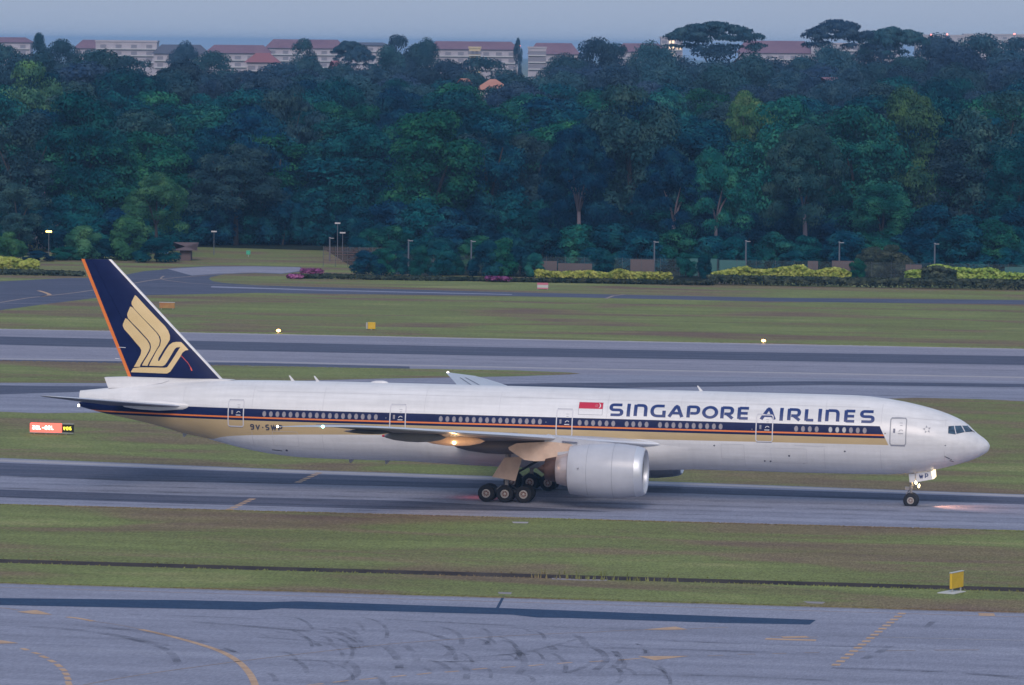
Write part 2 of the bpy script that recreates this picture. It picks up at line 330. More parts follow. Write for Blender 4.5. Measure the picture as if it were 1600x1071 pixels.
sheet('flush_concrete_slab', gp([(800, 815.5), (826, 816), (824, 818.2), (802, 817.8)]), 2 * Z, M_wht)
sheet('flush_concrete_slab', gp([(862, 903.5), (912, 905.5), (950, 906), (948, 907.8), (905, 907.4), (862, 905.8)]), 2 * Z, M_conc)
sheet('flush_concrete_slab', gp([(778, 925.5), (800, 926), (798, 929), (779, 928)]), 2 * Z, M_conc)
sheet('flush_concrete_slab', gp([(1255, 940), (1290, 941), (1285, 944), (1262, 943)]), 2 * Z, M_conc)

# tyre marks on the apron: see-through rubber films
mk = D.materials.new('tyre_rubber_film'); mk.use_nodes = True; t = mk.node_tree; b = t.nodes['Principled BSDF']
b.inputs['Base Color'].default_value = (.02, .024, .04, 1); b.inputs['Roughness'].default_value = .8
g_ = t.nodes.new('ShaderNodeNewGeometry'); n_ = t.nodes.new('ShaderNodeTexNoise'); n_.inputs['Scale'].default_value = .35; n_.inputs['Detail'].default_value = 5
r_ = t.nodes.new('ShaderNodeMapRange'); r_.inputs[1].default_value = .38; r_.inputs[2].default_value = .72; r_.inputs[3].default_value = 0; r_.inputs[4].default_value = .34
t.links.new(g_.outputs['Position'], n_.inputs[0]); t.links.new(n_.outputs[0], r_.inputs[0]); t.links.new(r_.outputs[0], b.inputs['Alpha'])
ky = 0
for pts, wd in [([(500, 984), (530, 989), (560, 1003), (582, 1014)], .5), ([(640, 985), (672, 991), (700, 1000)], .5), ([(600, 1010), (613, 1020), (622, 1033), (624, 1045)], .5), ([(632, 1008), (645, 1020), (652, 1034)], .45), ([(700, 1010), (706, 1018), (698, 1026)], .5),
                ([(670, 1032), (690, 1038), (700, 1046)], .4), ([(700, 1034), (722, 1040), (730, 1050), (728, 1062)], .4), ([(545, 1034), (556, 1044), (556, 1055), (535, 1068)], .45), ([(800, 1012), (815, 1025), (820, 1040), (810, 1055)], .45), ([(838, 1000), (856, 1008), (866, 1016)], .5),
                ([(890, 990), (908, 998), (916, 1010)], .45), ([(915, 1008), (940, 1020), (946, 1034), (930, 1048)], .45), ([(960, 1018), (970, 1032), (955, 1045)], .4), ([(100, 975), (200, 985), (290, 998), (360, 1020)], .9), ([(0, 978), (80, 982), (160, 990), (260, 1010)], .8),
                ([(300, 972), (400, 980), (520, 990)], .8), ([(400, 996), (500, 1004), (560, 1014)], .5), ([(200, 998), (260, 1016), (280, 1040)], .5), ([(600, 968), (800, 978), (1000, 984)], .5), ([(420, 1030), (600, 1036), (800, 1032)], .5), ([(820, 1000), (900, 1012), (1000, 1014), (1200, 1020)], .5),
                ([(900, 1056), (1100, 1056), (1300, 1064)], .7), ([(1000, 1000), (1200, 1008), (1400, 1012)], .5), ([(1350, 1030), (1370, 1022), (1390, 1010)], .5), ([(1440, 1050), (1600, 1058)], 1.0), ([(1300, 1044), (1500, 1052), (1600, 1062)], .8), ([(1460, 970), (1448, 980)], .4), ([(200, 960), (420, 968)], .4),
                ([(430, 988), (470, 994), (500, 1010)], .4), ([(740, 1028), (820, 1020), (900, 1000)], .35), ([(330, 1006), (350, 1012), (372, 1022)], .4), ([(870, 1056), (905, 1046), (935, 1030)], .4)]:
    ribbon('tyre_mark', smooth_px(pts), wd, z=(5 + ky % 3) * Z, m=mk); ky += 1
random.seed(11)
for k in range(46):
    x = random.uniform(380, 1000); y = random.uniform(985, 1068); r = random.uniform(18, 55); a0 = random.uniform(-1.9, -.9); a1 = a0 + random.uniform(1.0, 1.9)
    pts = [(x + r * math.cos(a), y + .55 * r * math.sin(a)) for a in np.linspace(a0, a1, 5)]
    ribbon('tyre_mark', smooth_px(pts), random.uniform(.18, .34), z=(5 + ky % 3) * Z, m=mk); ky += 1
for Y, wd in ((-12.5, .8), (-9, .5), (-4.9, 1.3), (-.5, .9), (5.6, 1.3), (9.5, .5), (-16, .5)):
    band('tyre_mark', -300, 300, Y - wd / 2, Y + wd / 2, 5 * Z, mk)
for Y, wd in ((164, 1.2), (170, 2), (180, 1.2), (198, 1.), (125, 2), (133, 1.4), (142, 1.5)):
    band('tyre_mark', -400, 400, Y + 1 - wd / 2, Y + wd / 2, 5 * Z, mk)

# ================================================================== the airliner
AIR = empty('airliner', label='white wide-body airliner with navy and gold stripes and a gold bird on its tail', cat='airliner')
AIR.rotation_euler.y = -PP
def pch(xs, ys):
    xs = np.array(xs, float); ys = np.array(ys, float); h = np.diff(xs); d = np.diff(ys) / h; m = np.zeros(len(xs))
    for i in range(1, len(xs) - 1):
        if d[i - 1] * d[i] > 0: w1 = 2 * h[i] + h[i - 1]; w2 = h[i] + 2 * h[i - 1]; m[i] = (w1 + w2) / (w1 / d[i - 1] + w2 / d[i])
    m[0] = d[0]; m[-1] = d[-1]
    def f(x):
        x = min(max(x, xs[0]), xs[-1]); i = min(max(np.searchsorted(xs, x) - 1, 0), len(h) - 1); t = (x - xs[i]) / h[i]
        return ((2 * t ** 3 - 3 * t * t + 1) * ys[i] + (t ** 3 - 2 * t * t + t) * h[i] * m[i] + (-2 * t ** 3 + 3 * t * t) * ys[i + 1] + (t ** 3 - t * t) * h[i] * m[i + 1])
    return f
ztop = pch([-36.03, -33.6, -31, -28, -24.2, -19, -11, 0, 20, 26, 27.9, 29.9, 31.5, 33.04, 34.38, 35.11, 35.57, 36.15, 36.77, 37.09, 37.22], [7.42, 7.71, 8.02, 8.32, 8.57, 8.66, 8.70, 8.70, 8.70, 8.69, 8.62, 8.38, 8.08, 7.70, 7.23, 6.88, 6.56, 6.02, 5.58, 5.28, 5.02])
zbot = pch([-36.03, -34.2, -31.7, -29.2, -27.5, -25.8, -24.1, -22.8, -20.8, -19.5, -17.8, -15, 0, 20, 26, 29, 31.07, 32.1, 33.1, 34.65, 35.67, 36.69, 37.15, 37.22], [6.13, 5.69, 5.21, 4.67, 4.22, 3.90, 3.53, 3.22, 2.86, 2.70, 2.56, 2.50, 2.50, 2.50, 2.51, 2.55, 2.70, 2.86, 3.06, 3.47, 3.81, 4.30, 4.70, 4.96])
halfw = pch([-36.03, -34, -31, -28, -25, -22, -19, -14, 0, 27, 29.5, 31.5, 33, 34, 35, 36, 36.7, 37.05, 37.22], [.30, .72, 1.32, 1.88, 2.38, 2.75, 2.98, 3.1, 3.1, 3.1, 3.07, 2.95, 2.74, 2.5, 2.14, 1.57, .98, .52, .03])
zmid = pch([-36.03, -30, -24, -16, 0, 28, 31.5, 34, 36, 37.22], [6.75, 6.35, 5.95, 5.62, 5.6, 5.6, 5.55, 5.35, 5.12, 4.99])
def surf_y(X, z):
    zc = zmid(X); h = (ztop(X) - zc) if z > zc else (zc - zbot(X)); q = 1 - ((z - zc) / max(h, 1e-3)) ** 2
    return -halfw(X) * math.sqrt(max(q, 0))
def fus(px, py):
    Y = -2.6
    for _ in range(40):
        p = loc(V(px, py, Y)); Y = .5 * Y + .5 * surf_y(p[0], p[2])
    return p[0], p[2]
s1 = lambda X: 6.53                      # navy top
s2 = lambda X: 5.90; s3 = lambda X: 5.78 # orange line
s4 = lambda X: 5.60                      # navy bottom
s5 = pch([-40, -27, -25.2, -23.4, -19, -10.4, 0, 15, 29.6, 40], [2.5, 3.1, 3.75, 4.22, 4.52, 4.77, 4.92, 5.03, 5.08, 5.08])
XF = 29.35
def front_x(z): return 29.62 - (z - 5.08) * .50
# ---- fuselage skin
NX = sorted(set(list(np.round(np.arange(-36, 28.5, .75), 3)) + [-36.03] + list(np.round(np.arange(30.4, 36.8, .3), 3)) + [36.85, 36.95, 37.03, 37.1, 37.15, 37.19, 37.22] + [XF]))
fm = MB(); rings = []
def sec_pt(X, z): return (X, surf_y(X, z), z)
for X in NX:
    zt, zb, zc, hw = ztop(X), zbot(X), zmid(X), halfw(X)
    lv = [min(max(s(X), zb), zt) for s in (s1, s2, s3, s4, s5)]
    def ang(z):
        h = (zt - zc) if z > zc else (zc - zb); return math.asin(min(1, max(-1, (z - zc) / h)))
    A = [math.pi / 2] + [ang(z) for z in lv] + [-math.pi / 2]
    cnt = [14, 2, 1, 1, 2, 12]; th = []
    for i in range(6): th += list(np.linspace(A[i], A[i + 1], cnt[i], endpoint=False))
    th.append(-math.pi / 2); ring = []
    for k, a in enumerate(th):
        h = (zt - zc) if a > 0 else (zc - zb); z = zc + h * math.sin(a); x = X
        if abs(X - XF) < 1e-6 and 14 <= k <= 20:
            x = front_x(z)
        ring.append((x, -hw * math.cos(a), z))
    full = ring + [(x, -y, z) for x, y, z in ring[-2:0:-1]]
    rings.append((X, full))
n = len(rings[0][1]); half = 32
matk = [0] * 14 + [1] * 2 + [2] + [1] + [3] * 2 + [0] * 12
vs = [p for _, r in rings for p in r]; o = 0; fm.v = vs
for i in range(len(rings) - 1):
    for k in range(n):
        k2 = (k + 1) % n; kk = k if k < half else (n - 1 - k)
        mi = matk[kk] if rings[i + 1][0] <= XF + 1e-6 else 0
        fm.f.append((i * n + k, i * n + k2, (i + 1) * n + k2, (i + 1) * n + k)); fm.m.append(mi)
fm.f.append(tuple(range(n))); fm.m.append(4)
FUS = fm.build('fuselage', [M_white, M_navy, M_orange, M_gold, M_greyline], AIR, smooth=40)
# ---- decals that follow the skin
OFF = .012
def skin(x, z, off=OFF):
    y = surf_y(x, z); e = .05
    zc = zmid(x); h = (ztop(x) - zc) if z > zc else (zc - zbot(x)); hw = halfw(x)
    nz = (z - zc) / h ** 2; ny = y / hw ** 2; l = math.hypot(ny, nz) or 1
    return (x, y + off * ny / l, z + off * nz / l)
def stroke(mb, pts, wx, wz, close=False, mi=0, off=OFF, step=.09, mapf=skin):
    """a painted line: brush wx wide in x and wz in z"""
    P = []
    for p in pts:
        if not P or np.linalg.norm(np.array(p, float) - P[-1]) > 1e-4: P.append(np.array(p, float))
    if close: P.append(P[0])
    Q = []
    for a, b in zip(P[:-1], P[1:]):
        k = max(1, int(np.linalg.norm(b - a) / step)); Q += [a + (b - a) * i / k for i in range(k)]
    Q.append(P[-1]); L = []; R = []
    for i, p in enumerate(Q):
        if close and i in (0, len(Q) - 1): d1 = Q[-1] - Q[-2]; d2 = Q[1] - Q[0]
        else: d1 = p - Q[i - 1] if i else Q[1] - p; d2 = Q[i + 1] - p if i < len(Q) - 1 else d1
        d1 = d1 / (np.linalg.norm(d1) + 1e-9); d2 = d2 / (np.linalg.norm(d2) + 1e-9); t = d1 + d2; t = t / (np.linalg.norm(t) + 1e-9)
        nn = np.array([-t[1], t[0]]); c = max(.55, float(nn @ np.array([-d1[1], d1[0]]))); nn = nn / c
        q = np.array([nn[0] * wx / 2, nn[1] * wz / 2]); L.append(p + q); R.append(p - q)
    k = len(Q); mb.add([mapf(*p, off) for p in L] + [mapf(*p, off) for p in R], [(i, i + 1, i + 1 + k, i + k) for i in range(k - 1)], mi)
def rounded(pts, rad, n=6):
    """round the inner corners of an open polyline; rad number or list"""
    out = [np.array(pts[0], float)]
    for i in range(1, len(pts) - 1):
        a, b, c = (np.array(pts[j], float) for j in (i - 1, i, i + 1)); r = rad[i - 1] if isinstance(rad, (list, tuple)) else rad
        if r <= 0: out.append(b); continue
        la, lc = np.linalg.norm(a - b), np.linalg.norm(c - b); ra = min(r, la * .5); rc = min(r, lc * .5); p, q = b + (a - b) / la * ra, b + (c - b) / lc * rc
        for t in np.linspace(0, 1, n + 1): out.append((1 - t) ** 2 * p + 2 * t * (1 - t) * b + t * t * q)
    out.append(np.array(pts[-1], float)); return out
GL = {  # letter strokes in a unit box, with corner radii as a share of height
 'S': [([(1, 1), (0, 1), (0, .5), (1, .5), (1, 0), (0, 0)], .27)], 'I': [([(0, 0), (0, 1)], 0)],
 'n': [([(0, -.07), (0, 1.07)], 0), ([(0.1, 1), (1, 1), (1, -.07)], .3)], 'G': [([(1, 1), (0, 1), (0, 0), (1, 0), (1, .55)], [.5, .5, 0])],
 'A': [([(0, -.05), (.50, 1)], 0), ([(1, -.05), (.62, 1)], 0), ([(.45, 1), (.66, 1)], 0), ([(.28, .33), (.85, .33)], 0)], 'P': [([(0, -.07), (0, 1.07)], 0), ([(0, 1), (1, 1), (1, .36), (.2, .36)], .32)],
 'O': 'O', 'R': [([(0, -.07), (0, 1.07)], 0), ([(0, 1), (.93, 1), (.93, .40), (.2, .40)], .3), ([(.42, .40), (1, -.05)], 0)],
 'E': [([(0, -.07), (0, 1.07)], 0), ([(0, 1), (1, 1)], 0), ([(0, .5), (.92, .5)], 0), ([(0, 0), (.97, 0)], 0)], 'L': [([(0, 1.07), (0, -.07)], 0), ([(0, 0), (1, 0)], 0)],
 'W': [([(0, 1), (.27, 0), (.5, .95), (.73, 0), (1, 1)], 0)], 'V': [([(0, 1), (.5, 0), (1, 1)], 0)], '-': [([(0, .45), (1, .45)], 0)],
 '9': [([(1, .5), (0, .5), (0, 1), (1, 1), (1, 0), (.05, 0)], [.25, .25, .25, .3])],
 '0': [([(.5, 0), (0, 0), (0, 1), (1, 1), (1, 0), (.5, 0)], .3)], '2': [([(0, 1), (1, 1), (1, .5), (0, .5), (0, 0), (1, 0)], .2)], '6': [([(1, 1), (0, 1), (0, 0), (1, 0), (1, .5), (.1, .5)], .25)]}
def glyph(mb, ch, x0, x1, z0, z1, bx, bz, mi=0, mapf=skin, off=OFF):
    ix0, ix1, iz0, iz1 = x0 + bx / 2, x1 - bx / 2, z0 + bz / 2, z1 - bz / 2
    if ch == 'I': ix0 = ix1 = (x0 + x1) / 2; iz0, iz1 = z0, z1
    g = GL[ch]; T = lambda p: (ix0 + p[0] * (ix1 - ix0), iz0 + p[1] * (iz1 - iz0))
    if g == 'O':
        stroke(mb, [((ix0 + ix1) / 2 + (ix1 - ix0) / 2 * math.cos(a), (iz0 + iz1) / 2 + (iz1 - iz0) / 2 * math.sin(a)) for a in np.linspace(0, 2 * math.pi, 28, endpoint=False)], bx, bz, True, mi, off, mapf=mapf); return
    for j, (pts, r) in enumerate(g):
        rr = [q * (z1 - z0) for q in r] if isinstance(r, list) else r * (z1 - z0)
        stroke(mb, rounded([T(p) for p in pts], rr), bx, bz, False, mi, off + .0015 * j, mapf=mapf)
# title
TP = [('S', 952, 974.5), ('I', 979.5, 985), ('n', 990.5, 1011.8), ('G', 1016.3, 1040.6), ('A', 1043.2, 1069), ('P', 1073, 1094), ('O', 1097, 1122.3), ('R', 1125.8, 1148), ('E', 1152.3, 1172.3),
      ('A', 1187, 1213.3), ('I', 1218.2, 1224), ('R', 1230.2, 1252.6), ('L', 1257.2, 1274.2), ('I', 1278.3, 1284), ('n', 1289.5, 1312), ('E', 1319, 1338.5), ('S', 1343.5, 1367)]
for ch, a, b in TP:
    yy = 640 + (a - 952) * .0302; xa, xb = fus(a, yy)[0], fus(b, yy)[0]; lo = 6.74; hi = 7.70
    mb = MB(); glyph(mb, ch, xa, xb, lo, hi, .275, .205); mb.build('letter', M_blue, AIR, recalc=False)
for ch, a, b in (('9', 390.8, 397.3), ('V', 399, 406.5), ('-', 408.5, 412.5), ('S', 414.5, 421), ('W', 422.8, 432.5), ('P', 434.5, 441.5)):
    xa, xb = fus(a, 668)[0], fus(b, 668)[0]; mb = MB(); glyph(mb, ch, xa, xb, 4.86, 5.33, .11, .10); mb.build('letter', M_dark, AIR, recalc=False)
# patches of paint on the skin
def skin_patch(name, x0, x1, z0, z1, m, off=OFF, nx=2, nz=6, shear=0, parent=AIR):
    mb = MB(); vs = []
    for i in range(nx + 1):
        for j in range(nz + 1):
            z = z0 + (z1 - z0) * j / nz; x = x0 + (x1 - x0) * i / nx + shear * (z - z0); vs.append(skin(x, z, off))
    mb.add(vs, [(i * (nz + 1) + j, i * (nz + 1) + j + 1, (i + 1) * (nz + 1) + j + 1, (i + 1) * (nz + 1) + j) for i in range(nx) for j in range(nz)])
    return mb.build(name, m, parent, recalc=False)
fl = skin_patch('flag', 5.13, 7.03, 6.80, 7.72, M_white, .008)
skin_patch('red_half', 5.13, 7.03, 7.25, 7.72, M_red, .014, parent=fl)
mb = MB(); stroke(mb, [(5.13, 6.80), (5.13, 7.72), (7.03, 7.72), (7.03, 6.80)], .03, .03, True); mb.build('border', M_greyline, fl, recalc=False)
mb = MB(); O = (6.62, 7.485); q = np.linspace(-1.35, 1.35, 13)
outer = [(O[0] + .05 + .20 * math.cos(a), O[1] + .19 * math.sin(a)) for a in q]; inner = [(O[0] - .045 + .215 * math.cos(a * .86), O[1] + .19 * math.sin(a)) for a in q]
mb.add([skin(*p, .02) for p in outer + inner], [(i, i + 1, i + 14, i + 13) for i in range(12)]); mb.build('crescent', M_white, fl, recalc=False)
mb = MB()
for k in range(5):
    a = math.radians(90 + 72 * k); cx, cz = 6.53 + .085 * math.cos(a), 7.485 + .085 * math.sin(a); mb = MB(); mb.add([skin(cx + .03 * math.cos(a + t), cz + .03 * math.sin(a + t), .02) for t in (0, 2.1, 4.2)], [(0, 1, 2)]); mb.build('star', M_white, fl, recalc=False)
# five-piece emblem near the nose
for k in range(5):
    cx, cz = fus(1448.3 + 4.2 * math.sin(math.radians(-8 + 72 * k)), 671.4 - 4.0 * math.cos(math.radians(-8 + 72 * k))); a = math.radians(90 + 8 - 72 * k)
    mb = MB(); P = [(cx + r * math.cos(a + t), cz + r * math.sin(a + t)) for r, t in ((.13, 0), (.10, 2.2), (.05, 3.14), (.10, -2.2))]
    mb.add([skin(*p) for p in P], [(0, 1, 2, 3)]); mb.build('emblem_piece', M_greyline, AIR, recalc=False)
# doors
def rrect(x0, x1, z0, z1, r, k=5):
    P = []
    for cx, cz, a in ((x1 - r, z1 - r, 0), (x0 + r, z1 - r, 90), (x0 + r, z0 + r, 180), (x1 - r, z0 + r, 270)):
        for t in np.linspace(0, 90, k): P.append((cx + r * math.cos(math.radians(a + t)), cz + r * math.sin(math.radians(a + t))))
    return P
for i, (a, b, yt, yb) in enumerate(((356.5, 380.3, 626.5, 667.5), (609.3, 633.5, 632, 673), (869.3, 894, 639.7, 680.5), (1181.3, 1207, 649.5, 691), (1390.8, 1415.5, 656, 697.5))):
    ym = (yt + yb) / 2; x0, x1 = fus(a, ym)[0], fus(b, ym)[0]; z0, z1 = 5.10, 7.15
    d = MB(); top = 1 if i < 4 else 0
    R = rrect(x0, x1, z0, z1, .16); stroke(d, [p for p in R], .085, .085, True, 0, .016, step=.2)
    dr = d.build('passenger_door', [M_silverline if i < 4 else M_greyline], AIR, recalc=False)
    mb = MB(); stroke(mb, [(x0 + .05, z0 - .06), (x1 - .05, z0 - .06)], .04, .05); mb.build('sill', M_frame, dr, recalc=False); mb = MB(); stroke(mb, [(x0 + .05, z1 + .04), (x1 - .05, z1 + .04)], .04, .04); mb.build('rain_strip', M_frame, dr, recalc=False)
    lm_ = M_silverline if i < 4 else M_greyline
    mb = MB(); cx = x0 + .36 * (x1 - x0) - .13; stroke(mb, [(cx, 6.05), (cx, 6.37)], .16, .1); mb.build('door_window', M_pane if i < 4 else M_frame, dr, recalc=False)
    mb = MB(); hx = x0 + .66 * (x1 - x0); stroke(mb, [(hx + .16 * math.cos(t) + .03, 6.13 + .15 * math.sin(t)) for t in np.linspace(.5, 3.0, 7)], .05, .05); stroke(mb, [(hx - .2, 6.0), (hx + .2, 6.0)], .05, .07)
    mb.build('door_handle', lm_, dr, recalc=False)
    mb = MB(); stroke(mb, [(hx - .06, 6.62), (hx + .12, 6.62)], .04, .04); mb.build('vent_flap', M_greyline, dr, recalc=False); mb = MB(); stroke(mb, [(hx - .1, 6.8), (hx + .14, 6.8)], .03, .03); mb.build('vent_flap', M_greyline, dr, recalc=False)
# cabin windows: one small oval pane with its surround each, sharing a mesh per station step
wgroups = [(413, 587.3, 18, 647, 652.2), (688.75, 843.75, 16, 654.6, 659), (905.75, 958.25, 6, 660.8, 662.4), (979.25, 1010.25, 4, 662.9, 664), (1031.25, 1126, 10, 664.4, 667.6), (1244, 1276, 4, 671.3, 672.3), (1297.5, 1351, 6, 672.8, 674.7)]
wme = {}
def win_mesh(lit, x, z):
    mb = MB(); n_ = 12; zc = 6.14
    for k, (rx, rz, of) in enumerate(((.165, .235, .012), (.135, .205, .02))):
        ps = [(rx * math.cos(2 * math.pi * q / n_) , rz * math.sin(2 * math.pi * q / n_)) for q in range(n_)]
        P = [skin(x + a, z + b, of) for a, b in ps]; mb.add([(p[0] - x, p[1] - surf_y(x, z), p[2] - z) for p in P], [tuple(range(n_))], k)
    return mb.mesh('cabin_window', [M_frame, M_pane2 if lit else M_pane], recalc=False)
wcount = 0
for a, b, nn, ya, yb in wgroups:
    for k in range(nn):
        px = a + (b - a) * k / (nn - 1); x, z = fus(px, ya + (yb - ya) * k / (nn - 1)); z = 6.16; lit = 1290 < px < 1322
        key = (lit,) if x > -15 else (lit, round(x))
        if key not in wme: wme[key] = win_mesh(lit, x, z)
        o = link('cabin_window', wme[key], AIR, (x, surf_y(x, z), z)); wcount += 1
        if lit: o['label'] = 'brighter cabin window'
# cockpit glazing
def px_patch(name, quad, m, off=.02, nn=5, parent=AIR, inx=None):
    q = [np.array(p) for p in (inx or [fus(*p) for p in quad])]; vs = []
    for i in range(nn + 1):
        for j in range(nn + 1):
            u, v = i / nn, j / nn; p = (1 - u) * (1 - v) * q[0] + u * (1 - v) * q[1] + u * v * q[2] + (1 - u) * v * q[3]; vs.append(skin(p[0], p[1], off))
    mb = MB(); mb.add(vs, [(i * (nn + 1) + j, i * (nn + 1) + j + 1, (i + 1) * (nn + 1) + j + 1, (i + 1) * (nn + 1) + j) for i in range(nn) for j in range(nn)])
    return mb.build(name, m, parent, smooth=True, recalc=False)
CK = lambda pts: [(1470 + x / 17.85, 650 + y / 17.85) for x, y in pts]
px_patch('cockpit_window', CK([(215, 295), (368, 282), (418, 522), (205, 492)]), M_cock)
px_patch('cockpit_window', CK([(386, 282), (568, 278), (668, 455), (440, 508)]), M_cock)
px_patch('cockpit_window', CK([(590, 278), (752, 278), (908, 440), (684, 456)]), M_cock)
for a in (CK([(377, 282), (430, 515)]), CK([(579, 278), (677, 455)])):
    mb = MB(); stroke(mb, [fus(*a[0]), fus(*a[1])], .06, .05, off=.03); mb.build('window_post', M_silverline, AIR, recalc=False)
mb = MB(); p = fus(1521.5, 675); mb.tube([skin(36.05, 6.06, .02), skin(35.75, 6.25, .06)], .025, 5); mb.build('wiper', M_void, AIR)
# small ports, vents and probes on the lower skin
for px, py, r in ((1116, 696.5, .07), (1233, 712.5, .08), (1195, 720.5, .07), (1204, 721, .07), (1477, 696.5, .05), (1320, 705.5, .07), (1256, 724.5, .04), (1383, 677.5, .05), (603, 653.5, .04), (853, 660, .04), (1175, 671, .04), (448, 704, .1), (480, 641, .03), (500, 641, .03), (1486, 718, .05)):
    x, z = fus(px, py); mb = MB(); mb.add([skin(x + r * math.cos(t), z + r * .9 * math.sin(t)) for t in np.linspace(0, 6.28, 9)[:-1]], [tuple(range(8))]); mb.build('vent_port', M_dark if r > .045 else M_greyline, AIR, recalc=False)
for a, b in (((1476, 713.5), (1484, 717)), ((1484, 720), (1490, 721.5)), ((425, 703), (441, 704.8))):
    mb = MB(); stroke(mb, [fus(*a), fus(*b)], .05, .06); mb.build('probe', M_dark, AIR, recalc=False)
mb = MB(); stroke(mb, [(22.3, 4.86), (24.7, 4.83)], .03, .03); stroke(mb, [(-21, 7.9), (-10, 7.92), (5, 7.95), (28, 7.9)], .02, .02, step=1); stroke(mb, [(30, 7.25), (34, 7.0)], .015, .02); mb.build('panel_seam', mat('panel_seam_paint', (.55, .55, .58), .5), AIR, recalc=False)
for X in (-27, -21.2, -15.4, -7.2, -1.2, 7.4, 13.2, 18.3, 24.6, 29.0, 33.9):
    for za_, zb_ in ((zbot(X) + .5, 4.7), (6.62, ztop(X) - .35)):
      if zb_ > za_ + .3: mb = MB(); stroke(mb, [(X, z) for z in np.linspace(za_, zb_, 10)], .024, .02, step=1, off=.009); mb.build('skin_joint', MATS['panel_seam_paint'], AIR, recalc=False)
for x0_, x1_, z_ in ((16.5, 18.3, 3.6), (20.4, 23.2, 3.4), (-19.5, -17.4, 3.6)):
    mb = MB(); stroke(mb, rrect(x0_, x1_, z_, z_ + 1.2, .12), .022, .022, True, step=.3, off=.010); mb.build('cargo_hatch_outline', MATS['panel_seam_paint'], AIR, recalc=False)
# antennas
for px, top, h in ((457, 589.5, 7), (496, 587.5, 9), (1095, 603.5, 8)):
    x = loc(V(px, top))[0]; mb = MB(); x -= .0
    mb.prism([(x - .06, 0), (x + .22, 0), (x - .20, .46), (x - .30, .46)], 'Y', -.03, .03)
    mb.v = [(a, b, c + ztop(x) - .05) for a, b, c in mb.v]; mb.v = [(2 * x - a, b, c) if h < 0 else (a, b, c) for a, b, c in mb.v]; mb.build('blade_antenna', M_white, AIR)
x = loc(V(593, 597))[0]; mb = MB(); mb.rev([(-.75, .01), (-.6, .1), (-.3, .17), (.3, .19), (.6, .12), (.78, .01)], c=(x, 0, ztop(x) - .03), n=16); mb.build('satellite_dome', M_white, AIR, smooth=True)
for px, py in ((288, 684), (604, 718), (548, 718)):
    p = loc(V(px, py)); mb = MB(); mb.prism([(p[0] + .35, zbot(p[0]) + .06), (p[0] - .15, zbot(p[0]) + .06), (p[0] - .1, zbot(p[0]) - .28), (p[0] + .04, zbot(p[0]) - .28)], 'Y', -.03, .03); mb.build('belly_antenna', M_greyline, AIR)

# ---- fin, rudder and emblem
def fin_thick(x, z):   # half thickness of the fin at a point
    le = -24.2 - (z - 8.6) * (9.3 / 9.4); te = -32.05 - (z - 8.6) * (3.98 / 9.4); c = le - te; t = min(max((le - x) / c, 0), 1)
    return max(.012, c * .052 * (2.6 * math.sqrt(t) * (1 - t) + .25 * t * (1 - t)))
def fin_map(x, z, off=.012): return (x, -fin_thick(x, z) - off, z)
def fin_grid(name, z0, z1, fa, fb, mats, nz=14, nx=18, mi=0, par=AIR):
    mb = MB(); vs = []
    for sgn in (-1, 1):
        for j in range(nz + 1):
            z = z0 + (z1 - z0) * j / nz
            for i in range(nx + 1):
                x = fa(z) + (fb(z) - fa(z)) * i / nx; vs.append((x, sgn * fin_thick(x, z), z))
    N = (nz + 1) * (nx + 1); fs = []
    for sg in (0, 1):
        for j in range(nz):
            for i in range(nx): a = sg * N + j * (nx + 1) + i; fs.append((a, a + 1, a + nx + 2, a + nx + 1))
    top = nz * (nx + 1)
    for i in range(nx):
        fs.append((top + i, top + i + 1, N + top + i + 1, N + top + i)); fs.append((i, i + 1, N + i + 1, N + i))
    for j in range(nz):
        for i in (0, nx): a = j * (nx + 1) + i; fs.append((a, a + nx + 1, N + a + nx + 1, N + a))
    mb.add(vs, fs, mi); return mb.build(name, mats, par, smooth=30)
LE = lambda z: -24.2 - (z - 8.6) * (9.3 / 9.4); TE = lambda z: -32.05 - (z - 8.6) * (3.98 / 9.4)
FIN = fin_grid('fin', 8.66, 18.02, lambda z: LE(z) - .22, lambda z: TE(z) + 2.05 - (z - 8.6) * .12, [M_navy])
fin_grid('fin_leading_edge', 8.66, 18.04, LE, lambda z: LE(z) - .22, [M_white], nx=5)
RUD = fin_grid('rudder', 8.66, 18.0, lambda z: TE(z) + 2.03 - (z - 8.6) * .12, lambda z: TE(z) + .27, [M_navy], nx=8)
fin_grid('orange_edge', 8.66, 18.02, lambda z: TE(z) + .29, TE, [M_orange], nx=3, par=RUD)
# dorsal root fairing and the white lower rudder
mb = MB(); P = [(-23.3, 8.62), (-24.6, 8.66), (-32.05, 8.65), (-33.95, 8.55), (-33.62, 7.7), (-31, 7.85), (-28, 8.1), (-25, 8.35)]; mb.prism(P, 'Y', -.34, .34)
mb.build('tail_root_fairing', [M_white], AIR)
mb = MB(); stroke(mb, [(-30.4, 8.0), (-29.2, 8.2), (-28.6, 8.42)], .03, .03, mapf=lambda x, z, o: (x, -.36, z)); mb.build('fairing_seam', M_greyline, AIR, recalc=False)
